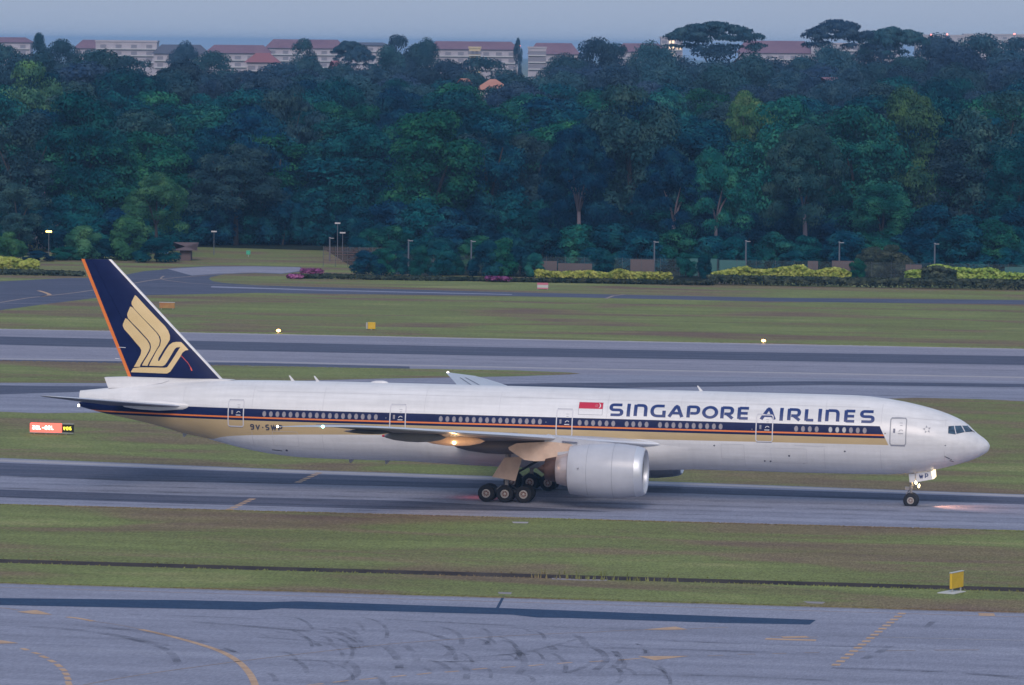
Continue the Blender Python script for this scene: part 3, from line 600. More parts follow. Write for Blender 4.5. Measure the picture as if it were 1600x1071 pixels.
# bird emblem, traced on the fin plane
def fx(px, py):
    Y = -.3
    for _ in range(6): p = loc(V(px, py, Y)); Y = -fin_thick(p[0], p[2])
    return p[0], p[2]
EM = lambda pts: [fx(180 + x / 6.692, 440 + y / 6.692) for x, y in pts]
f1 = [(208, 143), (225, 155), (330, 270), (440, 385), (520, 465), (555, 515), (573, 565), (572, 610), (545, 655), (505, 715), (455, 798), (447, 828), (460, 832), (530, 715), (565, 665), (600, 640), (640, 632), (690, 634), (715, 658), (768, 716), (735, 722), (705, 745), (680, 790), (640, 850), (600, 910), (575, 945), (545, 962), (520, 963), (163, 949), (212, 865), (238, 875), (262, 893), (252, 899), (300, 899), (515, 901), (545, 895), (580, 845), (610, 800), (650, 735), (680, 685), (645, 690), (625, 705), (590, 765), (545, 840), (520, 875), (495, 886), (470, 886), (355, 882), (368, 850), (400, 790), (440, 715), (470, 670), (480, 620), (472, 580), (445, 540), (400, 490), (300, 390), (200, 285), (172, 240), (172, 215)]
# split in separate feathers so that each is a simple shape
top_feather = [(208, 143), (225, 155), (330, 270), (440, 385), (520, 465), (555, 515), (573, 565), (572, 610), (545, 655), (505, 715), (478, 762), (455, 798), (447, 830), (461, 832), (530, 715), (565, 665), (600, 640), (640, 632), (690, 634), (715, 658), (768, 716), (735, 722), (705, 745), (680, 790), (640, 850), (600, 910), (575, 945), (545, 962), (520, 963), (400, 958), (163, 949), (188, 907), (255, 899), (300, 899), (400, 900), (515, 903), (545, 897), (580, 845), (610, 800), (650, 735), (682, 686), (645, 690), (625, 705), (590, 765), (545, 840), (520, 875), (495, 886), (470, 886), (355, 882), (368, 850), (400, 790), (440, 715), (470, 670), (480, 620), (472, 580), (445, 540), (400, 490), (300, 390), (200, 285), (172, 240), (172, 215)]
mid_feather = [(158, 262), (180, 270), (250, 345), (350, 450), (430, 535), (457, 575), (468, 620), (460, 665), (430, 715), (390, 785), (355, 845), (338, 883), (280, 879), (300, 840), (340, 775), (368, 725), (375, 690), (370, 650), (345, 610), (250, 505), (180, 435), (135, 385), (125, 350), (130, 330)]
low_feather = [(108, 385), (130, 395), (200, 470), (280, 555), (335, 615), (358, 655), (364, 690), (355, 720), (325, 775), (290, 830), (262, 875), (262, 888), (252, 893), (196, 893), (215, 862), (240, 815), (268, 760), (274, 720), (260, 690), (220, 645), (150, 560), (95, 500), (80, 465), (82, 445)]
def fin_poly(pts, name, m, off=.014):
    P = EM(pts); bm = bmesh.new(); vs = [bm.verts.new((x, 0, z)) for x, z in P]; es = [bm.edges.new((vs[i], vs[(i + 1) % len(vs)])) for i in range(len(vs))]
    bmesh.ops.triangle_fill(bm, edges=es, use_beauty=True)
    for _ in range(2): bmesh.ops.subdivide_edges(bm, edges=[e for e in bm.edges if e.calc_length() > .5], cuts=1)
    bmesh.ops.triangulate(bm, faces=bm.faces)
    for v in bm.verts: v.co = fin_map(v.co.x, v.co.z, off)
    me = D.meshes.new(name); bm.to_mesh(me); bm.free(); me.materials.append(m); return link(name, me, FIN)
fin_poly(top_feather, 'bird_emblem', M_logo, .03); fin_poly(mid_feather, 'emblem_feather', M_logo, .03); fin_poly(low_feather, 'emblem_feather', M_logo, .03)
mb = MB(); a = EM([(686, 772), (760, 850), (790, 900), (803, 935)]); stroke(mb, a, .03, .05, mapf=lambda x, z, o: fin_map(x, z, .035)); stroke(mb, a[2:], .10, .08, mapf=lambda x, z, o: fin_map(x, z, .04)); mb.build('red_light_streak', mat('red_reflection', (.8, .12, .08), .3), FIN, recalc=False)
mb = MB()
for q in ([(35, 688), (110, 692)], [(0, 805), (45, 808)]): stroke(mb, EM(q), .03, .05, mapf=lambda x, z, o: fin_map(x, z, .03))
mb.build('static_wick', M_silverline, FIN, recalc=False)

# ---- lifting surfaces
def foil(name, secs, mats, nseg=15, parent=AIR, side=-1, twist=None):
    """secs: (Y, XLE, chord, zLE, t/c, dz at trailing edge)"""
    ts = [0, .004, .012, .025, .05, .09, .15, .25, .38, .5, .62, .74, .86, .95, 1.0]; mb = MB(); rows = []
    for Y, xl, c, zl, tc, dz in secs:
        up_, lo_ = [], []
        for t in ts:
            h = tc * c * (1.4845 * math.sqrt(t) - .63 * t - 1.758 * t * t + 1.4215 * t ** 3 - .5075 * t ** 4) * 1.0; zc = zl + dz * t + .012 * c * math.sin(math.pi * t)
            up_.append((xl - c * t, side * Y, zc + h * .52)); lo_.append((xl - c * t, side * Y, zc - h * .48))
        rows.append(up_ + lo_[:0:-1])
    n = len(rows[0]); mb.v = [p for r in rows for p in r]
    for i in range(len(rows) - 1):
        for k in range(n):
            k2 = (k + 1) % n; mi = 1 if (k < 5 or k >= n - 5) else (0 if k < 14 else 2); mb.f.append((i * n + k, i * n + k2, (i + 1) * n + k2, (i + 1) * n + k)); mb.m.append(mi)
    mb.f.append(tuple(range(n))); mb.m.append(0); mb.f.append(tuple((len(rows) - 1) * n + k for k in range(n))); mb.m.append(0)
    return mb.build(name, mats, parent, smooth=35)
WS = [(2.3, 13.8, 18.0, 4.55, .075, -.35), (2.8, 12.2, 16.5, 4.62, .09, -.35), (3.3, 10.4, 14.8, 4.68, .11, -.35), (4.2, 8.75, 13.0, 4.80, .12, -.35), (6.5, 6.86, 11.4, 5.05, .12, -.36), (9.15, 5.05, 9.8, 5.34, .118, -.34), (10.8, 3.91, 8.9, 5.53, .115, -.30), (13.8, 1.87, 7.9, 5.86, .112, -.22), (16.6, -.1, 6.9, 6.15, .11, -.16),
      (20, -2.4, 5.8, 6.50, .108, -.10), (23.85, -5.06, 4.6, 6.92, .106, -.05), (26, -6.53, 3.85, 7.12, .104, -.03), (28.2, -8.03, 3.1, 7.28, .102, 0), (30, -9.3, 2.4, 7.38, .10, 0), (31.3, -10.85, 1.25, 7.44, .10, 0), (32.0, -11.7, .65, 7.47, .10, 0), (32.4, -12.05, .3, 7.49, .10, 0)]
def wz(Y):
    return float(np.interp(Y, [s[0] for s in WS], [s[3] for s in WS]))
for side in (-1, 1):
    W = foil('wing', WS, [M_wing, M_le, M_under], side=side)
    if side == 1: pass
    for (Y, xa, xb, zc, ry, rz, mm, nm) in ((17.0, -7.6, -2.6, 5.80, .34, .42, M_under, 0), (12.8, -5.4, -.4, 5.28, .36, .45, M_tan, 1), (8.2, -3.9, 3.4, 4.55, .55, .62, M_dfair, 2), (21.8, -9.6, -5.8, 6.46, .18, .18, M_dfair, 3)):
        mb = MB(); L = xb - xa; mb.rev([(0, .01), (.06 * L, .35), (.18 * L, .7), (.38 * L, .95), (.55 * L, 1), (.75 * L, .85), (.92 * L, .45), (L, .01)], c=(xa, side * Y, zc), n=20, sy=ry, sz=rz)
        o = mb.build('flap_track_fairing', mm, W, smooth=True)
        if nm == 0:
            mb = MB(); mb.rev([(0, .01), (.05, .07), (.2, .10), (.3, .02)], c=(xa - .05, side * Y, zc), n=10); mb.build('red_tip', M_red, W)
    for Y, x, mm, r in ((32.4, -12.25, M_lampw, .09), (30.1, -9.35, M_lampg, .12))[:2 if side < 0 else 1]:
        mb = MB(); mb.rev([(-r, .01), (-r * .7, r * .7), (0, r), (r * .7, r * .7), (r, .01)], c=(x, side * Y, 7.50 if Y > 32 else 7.40), n=12); mb.build('navigation_light', mm, W, smooth=True)
    # aileron and flap gap lines, spoiler panel
    mb = MB()
    for Y0_, Y1_, t0 in ((11.5, 19.5, .80), (22, 28, .76), (4, 9.5, .78)):
        for q in (0, 1):
            pts = []
            for Y in np.linspace(Y0_, Y1_, 6):
                c = np.interp(Y, [s[0] for s in WS], [s[2] for s in WS]); xl = np.interp(Y, [s[0] for s in WS], [s[1] for s in WS]); t = t0 - q * .14
                h = np.interp(t, [.62, .76, .8], [.085, .06, .055]) * c * .62; pts.append((xl - c * t, side * Y, wz(Y) + h * .52 + .012 * c + .0))
            mb.tube(pts, .025, 4)
    mb.build('flap_gap', M_frame, W)
mb = MB(); mb.tube([(6.3, -10.0, 5.14), (5.1, -10.0, 5.20)], .055, 5); mb.build('slat_gap', M_frame, AIR)
ST = [(.6, -26.2, 6.4, 6.45, .10, -.1), (2.2, -27.2, 5.8, 6.55, .10, -.1), (9.6, -33.3, 2.9, 7.47, .09, .04), (10.4, -34.1, 2.3, 7.58, .08, .06), (10.75, -34.9, 1.5, 7.64, .07, .06)]
for side in (-1, 1):
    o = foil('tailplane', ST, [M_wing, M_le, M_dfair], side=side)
    mb = MB(); mb.rev([(0, .01), (.4, .30), (1.6, .52), (3.2, .60), (5.2, .42), (6.2, .01)], c=(-32.2, side * 2.0, 6.55), n=20, sy=.45, sz=.72); mb.build('tailplane_root_fairing', M_white, AIR, smooth=True)
mb = MB(); mb.rev([(-.08, .01), (-.05, .1), (.05, .1), (.1, .01)], c=(-36.12, -.1, 6.22), n=10); mb.build('tail_light', M_lampw, AIR, smooth=True)

# ---- wing to body fairing: a swelling of the lower body
mb = MB(); n = 48; bf = pch([-10, -8, -4, 1, 6, 10, 12.5, 14.5], [-.05, .06, .32, .46, .46, .36, .14, -.05]); Xs = np.linspace(-10, 14.5, 56)
for X in Xs:
    for k in range(n):
        a = 2 * math.pi * k / n; dn = -math.sin(a); g = min(1, max(0, (dn - .24) / .40)); g = g * g * (3 - 2 * g); hz = abs(math.cos(a)); r_ = 3.1 + bf(X) * (g * (.45 + .75 * hz)) - (.06 if g < .02 else 0)
        mb.v.append((X, r_ * math.cos(a), 5.6 + r_ * math.sin(a)))
for i in range(len(Xs) - 1):
    for k in range(n): mb.f.append((i * n + k, i * n + (k + 1) % n, (i + 1) * n + (k + 1) % n, (i + 1) * n + k)); mb.m.append(0)
mb.build('wing_body_fairing', M_white, AIR, smooth=True)

# ---- engines
for side in (-1, 1):
    c = (0, side * 9.61, 3.02); mb = MB()
    prof = [(5.75, 1.86), (5.8, 1.90), (6.4, 1.97), (7.4, 2.08), (8.6, 2.13), (9.6, 2.11), (10.4, 2.03), (10.95, 1.955)]
    mb.rev(prof, c=c, n=64); E_ = mb.build('engine', M_nac, AIR, smooth=True)
    mb = MB(); mb.rev([(10.95, 1.955), (11.3, 1.88), (11.52, 1.80), (11.62, 1.71), (11.60, 1.63), (11.45, 1.58), (11.2, 1.56)], c=c, n=64); mb.build('inlet_lip', M_lip, E_, smooth=True)
    mb = MB(); mb.rev([(11.2, 1.56), (10.8, 1.565), (10.2, 1.62)], c=c, n=64); mb.build('inlet_duct', mat('acoustic_lining', (.30, .31, .34), .5), E_, smooth=True, recalc=False)
    mb = MB(); mb.rev([(10.15, 1.62), (10.15, .01)], c=c, n=32); mb.build('fan_disc', M_void, E_)
    mb = MB()
    for k in range(22):
        a = 2 * math.pi * k / 22; b_ = a + .22
        mb.add([(10.30, c[1] + .45 * math.cos(a), c[2] + .45 * math.sin(a)), (10.18, c[1] + .45 * math.cos(b_), c[2] + .45 * math.sin(b_)), (10.2, c[1] + 1.58 * math.cos(b_ + .25), c[2] + 1.58 * math.sin(b_ + .25)), (10.36, c[1] + 1.58 * math.cos(a + .18), c[2] + 1.58 * math.sin(a + .18))], [(0, 1, 2, 3)])
    mb.build('fan_blades', M_fan, E_, recalc=False)
    mb = MB(); mb.rev([(10.25, .47), (10.6, .36), (10.85, .18), (10.95, .01)], c=c, n=24); mb.build('spinner', M_dfair, E_, smooth=True)
    mb = MB(); mb.rev([(5.75, 1.86), (5.72, 1.80), (5.9, 1.75), (6.2, 1.3)], c=c, n=48); mb.build('fan_nozzle_lip', M_greyline, E_, smooth=True)
    mb = MB(); mb.rev([(6.3, 1.42), (5.7, 1.36), (5.2, 1.25), (4.72, 1.13), (4.70, 1.09)], c=c, n=48); mb.build('core_cowl', M_noz, E_, smooth=True)
    mb = MB(); mb.rev([(4.9, 1.05), (4.4, .98), (3.85, .86), (3.8, .82), (4.0, .6)], c=c, n=40); mb.build('exhaust_nozzle', M_exh, E_, smooth=True)
    mb = MB(); mb.rev([(4.1, .5), (3.6, .36), (3.1, .02)], c=c, n=24); mb.build('exhaust_plug', M_exh, E_, smooth=True)
    for X in (7.25, 9.25):
        mb = MB(); r = np.interp(X, [p[0] for p in prof], [p[1] for p in prof]) + .004; mb.rev([(X, r), (X + .035, r + .001)], c=c, n=64); mb.build('cowl_seam', mat('cowl_seam_grey', (.30, .32, .37), .5), E_)  # thin darker grey seam bands round the cowl
    mb = MB(); mb.tube([(8.55, c[1] + side * 1.25, 1.35), (8.75, c[1] + side * 1.6, 1.7)], .03, 5); mb.tube([(6.6, c[1] + side * 2.0, 3.3), (6.7, c[1] + side * 2.02, 3.3)], .07, 6)
    for a_ in (0, 1.6): mb.tube([(9.55 + .12 * math.cos(a_ + q), c[1] + side * 1.98, 1.95 + .12 * math.sin(a_ + q) + .5) for q in (0, .4)], .02, 4)
    mb.build('cowl_latch', M_greyline, E_)
    # pylon: thin forward crest, tan aft fairing
    mb = MB(); mb.prism([(9.6, 4.95), (10.2, 5.02), (8.6, 5.20), (6.6, 5.36), (4.9, 5.50), (3.9, 5.7), (3.6, 4.9), (5.8, 4.3), (7.5, 4.7)], 'Y', c[1] - .24, c[1] + .24); mb.build('pylon', M_nac, E_)
    mb = MB(); mb.prism([(.87, 4.62), (.95, 4.42), (2.14, 3.68), (3.0, 3.60), (3.9, 3.66), (5.15, 3.98), (5.85, 4.40), (6.3, 4.8), (5.6, 5.05), (4.0, 5.15), (1.5, 4.95)], 'Y', c[1] - .28, c[1] + .28); mb.build('pylon_aft_fairing', M_tan, E_)
    mb = MB(); mb.prism([(4.75, 3.7), (5.75, 3.9), (5.8, 4.5), (4.75, 4.35)], 'Y', c[1] - .3, c[1] + .3); mb.build('pylon_heat_shield', M_nac, E_)
    if side < 0:
        mb = MB(); mb.prism([(9.6, 4.78), (9.85, 4.72), (9.35, 5.12)], 'Y', c[1] + .9, c[1] + .93); mb.build('nacelle_strake', M_nac, E_)

# ---- landing gear
def wheel_mesh(r, wd, rr, nm='wheel'):
    mb = MB(); h = wd / 2
    mb.rev([(-h * .75, rr), (-h, rr * 1.25), (-h, r * .80), (-h * .8, r * .94), (-h * .4, r), (h * .4, r), (h * .8, r * .94), (h, r * .80), (h, rr * 1.25), (h * .75, rr)], 'Y', n=32)
    mb.rev([(-h * .78, rr * 1.02), (-h * .95, rr * .98), (-h * .98, rr * .80), (-h * .5, rr * .62)], 'Y', n=24, mi=1)
    mb.rev([(-h * .5, rr * .64), (-h * .45, .01)], 'Y', n=20, mi=2)
    mb.rev([(-h * .5, rr * .30), (-h * .9, rr * .26), (-h * .95, .01)], 'Y', n=14, mi=3)
    for k in range(7):
        a = 2 * math.pi * k / 7; mb.tube([(rr * .28 * math.cos(a), -h * .6, rr * .28 * math.sin(a)), (rr * .75 * math.cos(a), -h * .62, rr * .75 * math.sin(a))], .022, 5, mi=1)
    mb.rev([(h * .75, rr * 1.02), (h * .6, .01)], 'Y', n=20, mi=2)
    return mb.mesh(nm, [M_tyre, M_rim, M_hub, M_rim], smooth=35)
wm = wheel_mesh(.68, .52, .33); wn = wheel_mesh(.585, .40, .27)
for side in (-1, 1):
    c = side * 5.49; mb = MB()
    mb.tube([(0, c, .75), (0, c, 1.9)], [.16, .16], 14); mb.tube([(.02, c, 1.7), (.1, c, 4.2)], [.22, .25], 14, mi=0)
    G_ = mb.build('main_landing_gear', [M_strut, M_dstrut], AIR, smooth=35)
    mb = MB(); mb.tube([(-1.6, c, .70), (-.6, c, .80), (0, c, .86), (.6, c, .80), (1.6, c, .70)], [.13, .17, .21, .17, .13], 10)
    for dx in (-1.48, 0, 1.48): mb.tube([(dx, c - .75, .68), (dx, c + .75, .68)], .08, 8)
    mb.build('bogie_beam', M_dstrut, G_, smooth=35)
    mb = MB(); mb.tube([(0.1, c, 1.9), (2.6, c - side * 1.2, 3.4)], .09, 8); mb.tube([(.05, c, 1.5), (-.5, c, 1.15), (-.9, c, .95)], .06, 6); mb.tube([(.1, c, 1.45), (.55, c, 1.2), (.95, c, .9)], .05, 6); mb.tube([(.3, c, 2.6), (.3, c - side * 2.0, 3.2)], .07, 6)
    mb.build('brace', M_dstrut, G_)
    mb = MB(); mb.tube([(.18, c - side * .0 - .62, 1.25), (.42, c - .62, .95)], .035, 6); mb.tube([(-.35, c - .6, 1.3), (-.7, c - .6, 1.0)], .03, 6); mb.box((.05, c - .3, 1.55), (.25, .4, .5)); mb.build('torque_link', M_strut, G_)
    for dx in (-1.48, 0, 1.48):
        for dy in (-.70, .70): link('wheel', wm, G_, (dx, c + dy, .68))
    mb = MB(); Yd = c + side * 1.25
    mb.prism([(.00, 3.55), (1.45, 3.68), (.90, 1.75), (-.95, 2.02)], 'Y', Yd - .04, Yd + .04); mb.build('gear_door', M_tan, G_)
mb = MB(); mb.tube([(31.15, 0, .6), (31.12, 0, 1.7)], .095, 12); mb.tube([(31.12, 0, 1.5), (31.25, 0, 3.2)], .14, 12); mb.tube([(31.0, 0, 1.35), (30.75, 0, 1.1), (31.0, 0, .85)], .05, 6)
mb.tube([(31.2, 0, 2.0), (32.6, 0, 3.0)], .06, 6); mb.tube([(31.15, -.4, .585), (31.15, .4, .585)], .06, 8); mb.box((30.85, 0, 1.5), (.35, .5, .22))
NG = mb.build('nose_landing_gear', [M_strut], AIR, smooth=35)
for dy in (-.36, .36): link('wheel', wn, NG, (31.15, dy, .585))
for s in (-1, 1):
    mb = MB(); mb.prism([(30.98, 2.68), (31.46, 2.72), (31.50, 2.02), (31.06, 2.03)], 'Y', s * .52 - .02, s * .52 + .02); mb.build('strut_door', M_white, NG)
    mb = MB(); mb.prism([(31.56, 2.76), (32.72, 2.96), (32.86, 2.32), (31.60, 2.06)], 'Y', s * .66 - .02, s * .66 + .02); dr = mb.build('nose_gear_door', M_white, NG)
    mb = MB(); mb.prism([(32.74, 2.96), (32.96, 3.0), (33.02, 2.40), (32.87, 2.33)], 'Y', s * .66 - .03, s * .66 + .03); mb.build('lamp_lit_door_edge', mat('glowing_door_edge', (.9, .85, .7), .4, emit=(1, .80, .45), es=1.2), dr)  # emission paints the lamp's light onto this door edge
mb = MB(); fm_ = lambda x, z, o: (x, -.70, z)
for ch, a, b in (('W', 31.80, 32.14), ('P', 32.26, 32.52)):
    z0 = 2.36 + (a - 31.86) * .17; mb = MB(); glyph(mb, ch, a, b, z0 - .02, z0 + .34, .07, .06, mapf=fm_); mb.build('letter', M_blue, NG, recalc=False)
for dy in (-.28, .28):
    mb = MB(); mb.rev([(-.14, .05), (-.08, .15), (.06, .165), (.10, .15)], c=(31.62, dy, 1.72), n=16); hs = mb.build('taxi_light', M_strut, NG, smooth=True)
    mb = MB(); mb.rev([(.10, .15), (.15, .10), (.17, .01)], c=(31.62, dy, 1.72), n=16); mb.build('lens', M_lamp, hs, smooth=True)
mb = MB(); mb.rev([(.0, .10), (.08, .12), (.14, .07), (.16, .01)], c=(31.45, -.16, 1.98), n=12); mb.build('taxi_light', M_lamp, NG, smooth=True)
def lamp(name, typ, loc_, energy, col, rot=None, size=None, blend=.6, rad=.15):
    l = D.lights.new(name, typ); l.energy = energy; l.color = col
    if typ == 'SPOT': l.spot_size = size; l.spot_blend = blend
    l.shadow_soft_size = rad; o = D.objects.new(name, l); COL.objects.link(o); o.location = loc_; o.parent = AIR
    if rot: o.rotation_euler = rot
    return o
a = lamp('taxi_beam', 'SPOT', (31.9, 0, 1.72), 1050, (1, .44, .25), (0, math.radians(-73.5), 0), math.radians(80), .8)
a.rotation_euler = Vector((1, -.15, -.32)).to_track_quat('-Z', 'Y').to_euler()
mb = MB(); mb.rev([(-.12, .01), (-.08, .1), (.08, .1), (.12, .01)], c=(-2.75, -13.2, 5.12), n=12); mb.build('wing_light', M_lamp, AIR, smooth=True)
lamp('wing_glow', 'POINT', (-2.2, -15.4, 4.6), 110, (1, .58, .26), rad=.2)  # point light added off the fairing to warm pylon and gear door
bl = lamp('belly_beacon_glow', 'SPOT', (-3.0, -2.6, 2.0), 60, (1, .14, .12), (0, 0, 0), size=math.radians(140), blend=1, rad=.3)
mb = MB(); mb.rev([(-.1, .01), (-.07, .07), (.07, .07), (.1, .01)], c=(-1.0, .3, 2.24), n=12); mb.build('beacon', M_lampr, AIR, smooth=True)
# ================================================================== airfield furniture
def box_obj(name, c, d, m, parent=None, rz=0, bevel=.03, **k):
    bm = bmesh.new(); bmesh.ops.create_cube(bm, size=1)
    for v in bm.verts: v.co = Vector((v.co.x * d[0], v.co.y * d[1], v.co.z * d[2]))
    if bevel: bmesh.ops.bevel(bm, geom=bm.edges[:], offset=min(bevel, min(d) * .3), segments=1, affect='EDGES')
    me = D.meshes.new(name); bm.to_mesh(me); bm.free(); me.materials.append(m); return link(name, me, parent, c, rz, **k)
def flat_text(txt, x0, z0, wd, h, gap, m, parent, y, bx=.07, bz=.06, name='letter'):
    x = x0
    for ch in txt:
        if ch != ' ':
            mb = MB(); glyph(mb, ch, x, x + wd, z0, z0 + h, bx, bz, mapf=lambda a, b, o: (a, y - o, b)); mb.build(name, m, parent, recalc=False)
        x += wd + gap
M_sy = noisy('yellow_sign_face', [(.3, (.62, .40, .03)), (.7, (.72, .48, .05))], (2, 2, 2), rough=.5)
M_sgrey = mat('sign_housing_grey', (.42, .42, .40), .6)
M_pad = mat('concrete_pad', (.52, .54, .54), .9)
M_redlit = mat('lit_red_sign_face', (.8, .05, .03), .5, emit=(1, .125, .09), es=1.35)
M_glow = mat('lit_white_legend', (.9, .9, .9), .5, emit=(1, .92, .84), es=2.2)
M_blk = mat('black_sign_face', (.015, .013, .01), .5)
M_yglow = mat('lit_yellow_legend', (.9, .8, .1), .5, emit=(1, .88, .05), es=.95)
# glowing red mandatory sign, far side of the taxiway at the left
gx, gy, _ = G(72, 679); s = empty('runway_holding_sign', (gx, gy, 0), label='glowing red and black sign board standing in the grass left of the tail', cat='sign')
p0, p1 = V(46, 671, gy), V(96, 672, gy); Lr = (p1[0] - p0[0])
box_obj('red_face', (-Lr * .0, 0, .62), (Lr, .25, .82), M_redlit, s, bevel=.08); box_obj('black_face', (Lr * .5 + .55, 0, .60), (1.08, .25, .74), M_blk, s)
box_obj('top_rail', (Lr * .5 + .55, 0, .99), (1.1, .27, .05), M_sgrey, s, bevel=0); box_obj('bottom_rail', (.5, 0, .17), (Lr + 1.1, .27, .06), M_sgrey, s, bevel=0)
for k in (-1.1, 0, 1.1, 1.9): box_obj('leg', (k, 0, .07), (.06, .06, .14), M_sgrey, s, bevel=0)
flat_text('20C-02C'.replace('C', 'L'), -Lr * .42, .44, .24, .36, .055, M_glow, s, -.13, .075, .07)
flat_text('W06', Lr * .5 + .14, .43, .22, .33, .06, M_yglow, s, -.13, .075, .065)
# near yellow sign, edge-on, on its pad
a = G(1492, 926); s = empty('taxiway_sign', (a[0], a[1], 0), rz=math.radians(71), label='yellow sign board on a white pad in the grass above the foreground tarmac', cat='sign')
box_obj('face', (.25, 0, .80), (1.9, .16, 1.05), M_sy, s); box_obj('top_cap', (.25, 0, 1.34), (1.95, .2, .05), M_pad, s, bevel=0)
box_obj('leg', (-.4, 0, .16), (.08, .08, .3), M_sgrey, s, bevel=0); box_obj('leg', (.9, 0, .16), (.08, .08, .3), M_sgrey, s, bevel=0)
box_obj('pad', (-.25, .12, .03), (1.9, 1.2, .06), M_pad, s)
a = G(261, 484); s = empty('direction_sign', (a[0], a[1], 0), label='small orange brown sign in the grass just right of the tail fin', cat='sign')
M_ora = noisy('faded_orange_sign_face', [(.3, (.36, .14, .06)), (.7, (.42, .27, .10))], (1.2, 1, 1), rough=.6)
box_obj('face', (0, 0, .55), (2.1, .2, .75), M_ora, s); box_obj('top_cap', (0, 0, .96), (2.15, .26, .07), M_pad, s, bevel=0)
for k in (-.8, .8): box_obj('leg', (k, 0, .09), (.07, .07, .18), M_sgrey, s, bevel=0)
a = G(580, 516); s = empty('distance_sign', (a[0], a[1], 0), label='small square yellow sign in the grass beyond the runway, near mid frame', cat='sign')
box_obj('face', (.06, 0, .55), (.95, .16, .85), M_sy, s); box_obj('side_panel', (-.55, 0, .53), (.22, .18, .8), M_sgrey, s); box_obj('post', (0, 0, .07), (.08, .08, .14), M_sgrey, s, bevel=0)
a = G(848, 453); s = empty('barrier_board', (a[0], a[1], 0), label='pink and white striped board standing in the grass before the hedge', cat='barrier')
M_pk = mat('faded_pink_board', (.55, .16, .24), .6)
for k in range(3): box_obj('board', (0, 0, .2 + .3 * k), (1.65, .1, .16), M_pk if k % 2 == 0 else M_pad, s, bevel=0); box_obj('board', (0, .02, .35 + .3 * k), (1.6, .08, .12), M_pad if k < 2 else M_pk, s, bevel=0)
for k in (-.7, .7): box_obj('leg', (k, .06, .5), (.07, .07, 1.0), M_sgrey, s, bevel=0)
for px, py, lb in ((435, 521, 'glowing amber light on the runway edge, left of mid frame'), (1193, 537, 'glowing amber light on the runway edge above the title lettering')):
    a = G(px, py); s = empty('runway_edge_light', (a[0], a[1], 0), label=lb, cat='light', group='amber lights along the runway edge')
    mb = MB(); mb.rev([(0, .16), (.04, .16), (.06, .08), (.22, .07)], 'Z', n=12); mb.build('base', M_sgrey, s)
    mb = MB(); mb.rev([(.22, .07), (.24, .17), (.36, .20), (.46, .12), (.5, .01)], 'Z', n=14, sy=1.3); mb.build('lens', M_lampo, s, smooth=True)
for px, py, lb, cc in ((258, 399, 'small blue sign at the edge of the trees', (.12, .25, .55)), (388, 401, 'small green marker on the grass bank before the trees', (.06, .38, .25))):
    a = G(px, py + 1); s = empty('marker_board', (a[0], a[1], 0), label=lb, cat='sign'); box_obj('face', (0, 0, .75), (1.1 if px < 300 else .7, .1, .7), mat(lb[:12].strip().replace(' ', '_'), cc, .5), s); box_obj('post', (0, 0, .2), (.07, .07, .4), M_sgrey, s, bevel=0)
# low white slabs in the grass strip right before the hedge
for px, py, ww in ((592, 427, 1.0), (618, 428.5, 1.2), (665, 430.5, 1.3)):
    a = G(px, py); box_obj('concrete_cover', (a[0], a[1], .12), (ww, .8, .22), M_pad, label={592: 'leftmost', 618: 'middle', 665: 'rightmost'}[px] + ' of three white slabs low in the grass before the perimeter fence', cat='slab', group='white slabs before the fence')

# ================================================================== plants
def leaf_mat(name, dark, mid, light, nsc=.35, trans=.0):
    m = D.materials.new(name); m.use_nodes = True; t = m.node_tree; b = t.nodes['Principled BSDF']
    g = t.nodes.new('ShaderNodeNewGeometry'); n = t.nodes.new('ShaderNodeTexNoise'); n.inputs['Scale'].default_value = nsc; n.inputs['Detail'].default_value = 4
    r = t.nodes.new('ShaderNodeValToRGB'); r.color_ramp.elements[0].position = .32; r.color_ramp.elements[0].color = (*dark, 1); r.color_ramp.elements[1].position = .70; r.color_ramp.elements[1].color = (*light, 1)
    e = r.color_ramp.elements.new(.5); e.color = (*mid, 1)
    oi = t.nodes.new('ShaderNodeObjectInfo'); hs = t.nodes.new('ShaderNodeHueSaturation'); mr = t.nodes.new('ShaderNodeMapRange'); mr.inputs[3].default_value = .46; mr.inputs[4].default_value = .53
    mr2 = t.nodes.new('ShaderNodeMapRange'); mr2.inputs[3].default_value = .72; mr2.inputs[4].default_value = 1.3
    ml = t.nodes.new('ShaderNodeMath'); ml.operation = 'MULTIPLY'; ml.inputs[1].default_value = 7.31; fr = t.nodes.new('ShaderNodeMath'); fr.operation = 'FRACT'
    t.links.new(g.outputs['Position'], n.inputs[0]); t.links.new(n.outputs[0], r.inputs[0]); t.links.new(r.outputs[0], hs.inputs['Color'])
    t.links.new(oi.outputs['Random'], mr.inputs[0]); t.links.new(mr.outputs[0], hs.inputs['Hue']); t.links.new(oi.outputs['Random'], ml.inputs[0]); t.links.new(ml.outputs[0], fr.inputs[0]); t.links.new(fr.outputs[0], mr2.inputs[0]); t.links.new(mr2.outputs[0], hs.inputs['Value'])
    t.links.new(hs.outputs[0], b.inputs['Base Color']); b.inputs['Roughness'].default_value = .85; b.inputs['Specular IOR Level'].default_value = 0
    return m
L_deep = leaf_mat('deep_teal_foliage', (0.001, 0.024, 0.046), (0.003, 0.048, 0.08), (0.016, 0.1, 0.112))
L_green = leaf_mat('mid_green_foliage', (0.003, 0.046, 0.05), (0.009, 0.09, 0.082), (0.04, 0.165, 0.1))
L_brown = leaf_mat('brownish_foliage', (0.008, 0.034, 0.048), (0.022, 0.06, 0.072), (0.055, 0.108, 0.098))
L_lime = leaf_mat('yellow_green_foliage', (0.02, 0.075, 0.052), (0.045, 0.12, 0.064), (0.11, 0.2, 0.08))
L_light = leaf_mat('light_green_foliage', (.014, .062, .045), (.034, .118, .070), (.085, .200, .095))
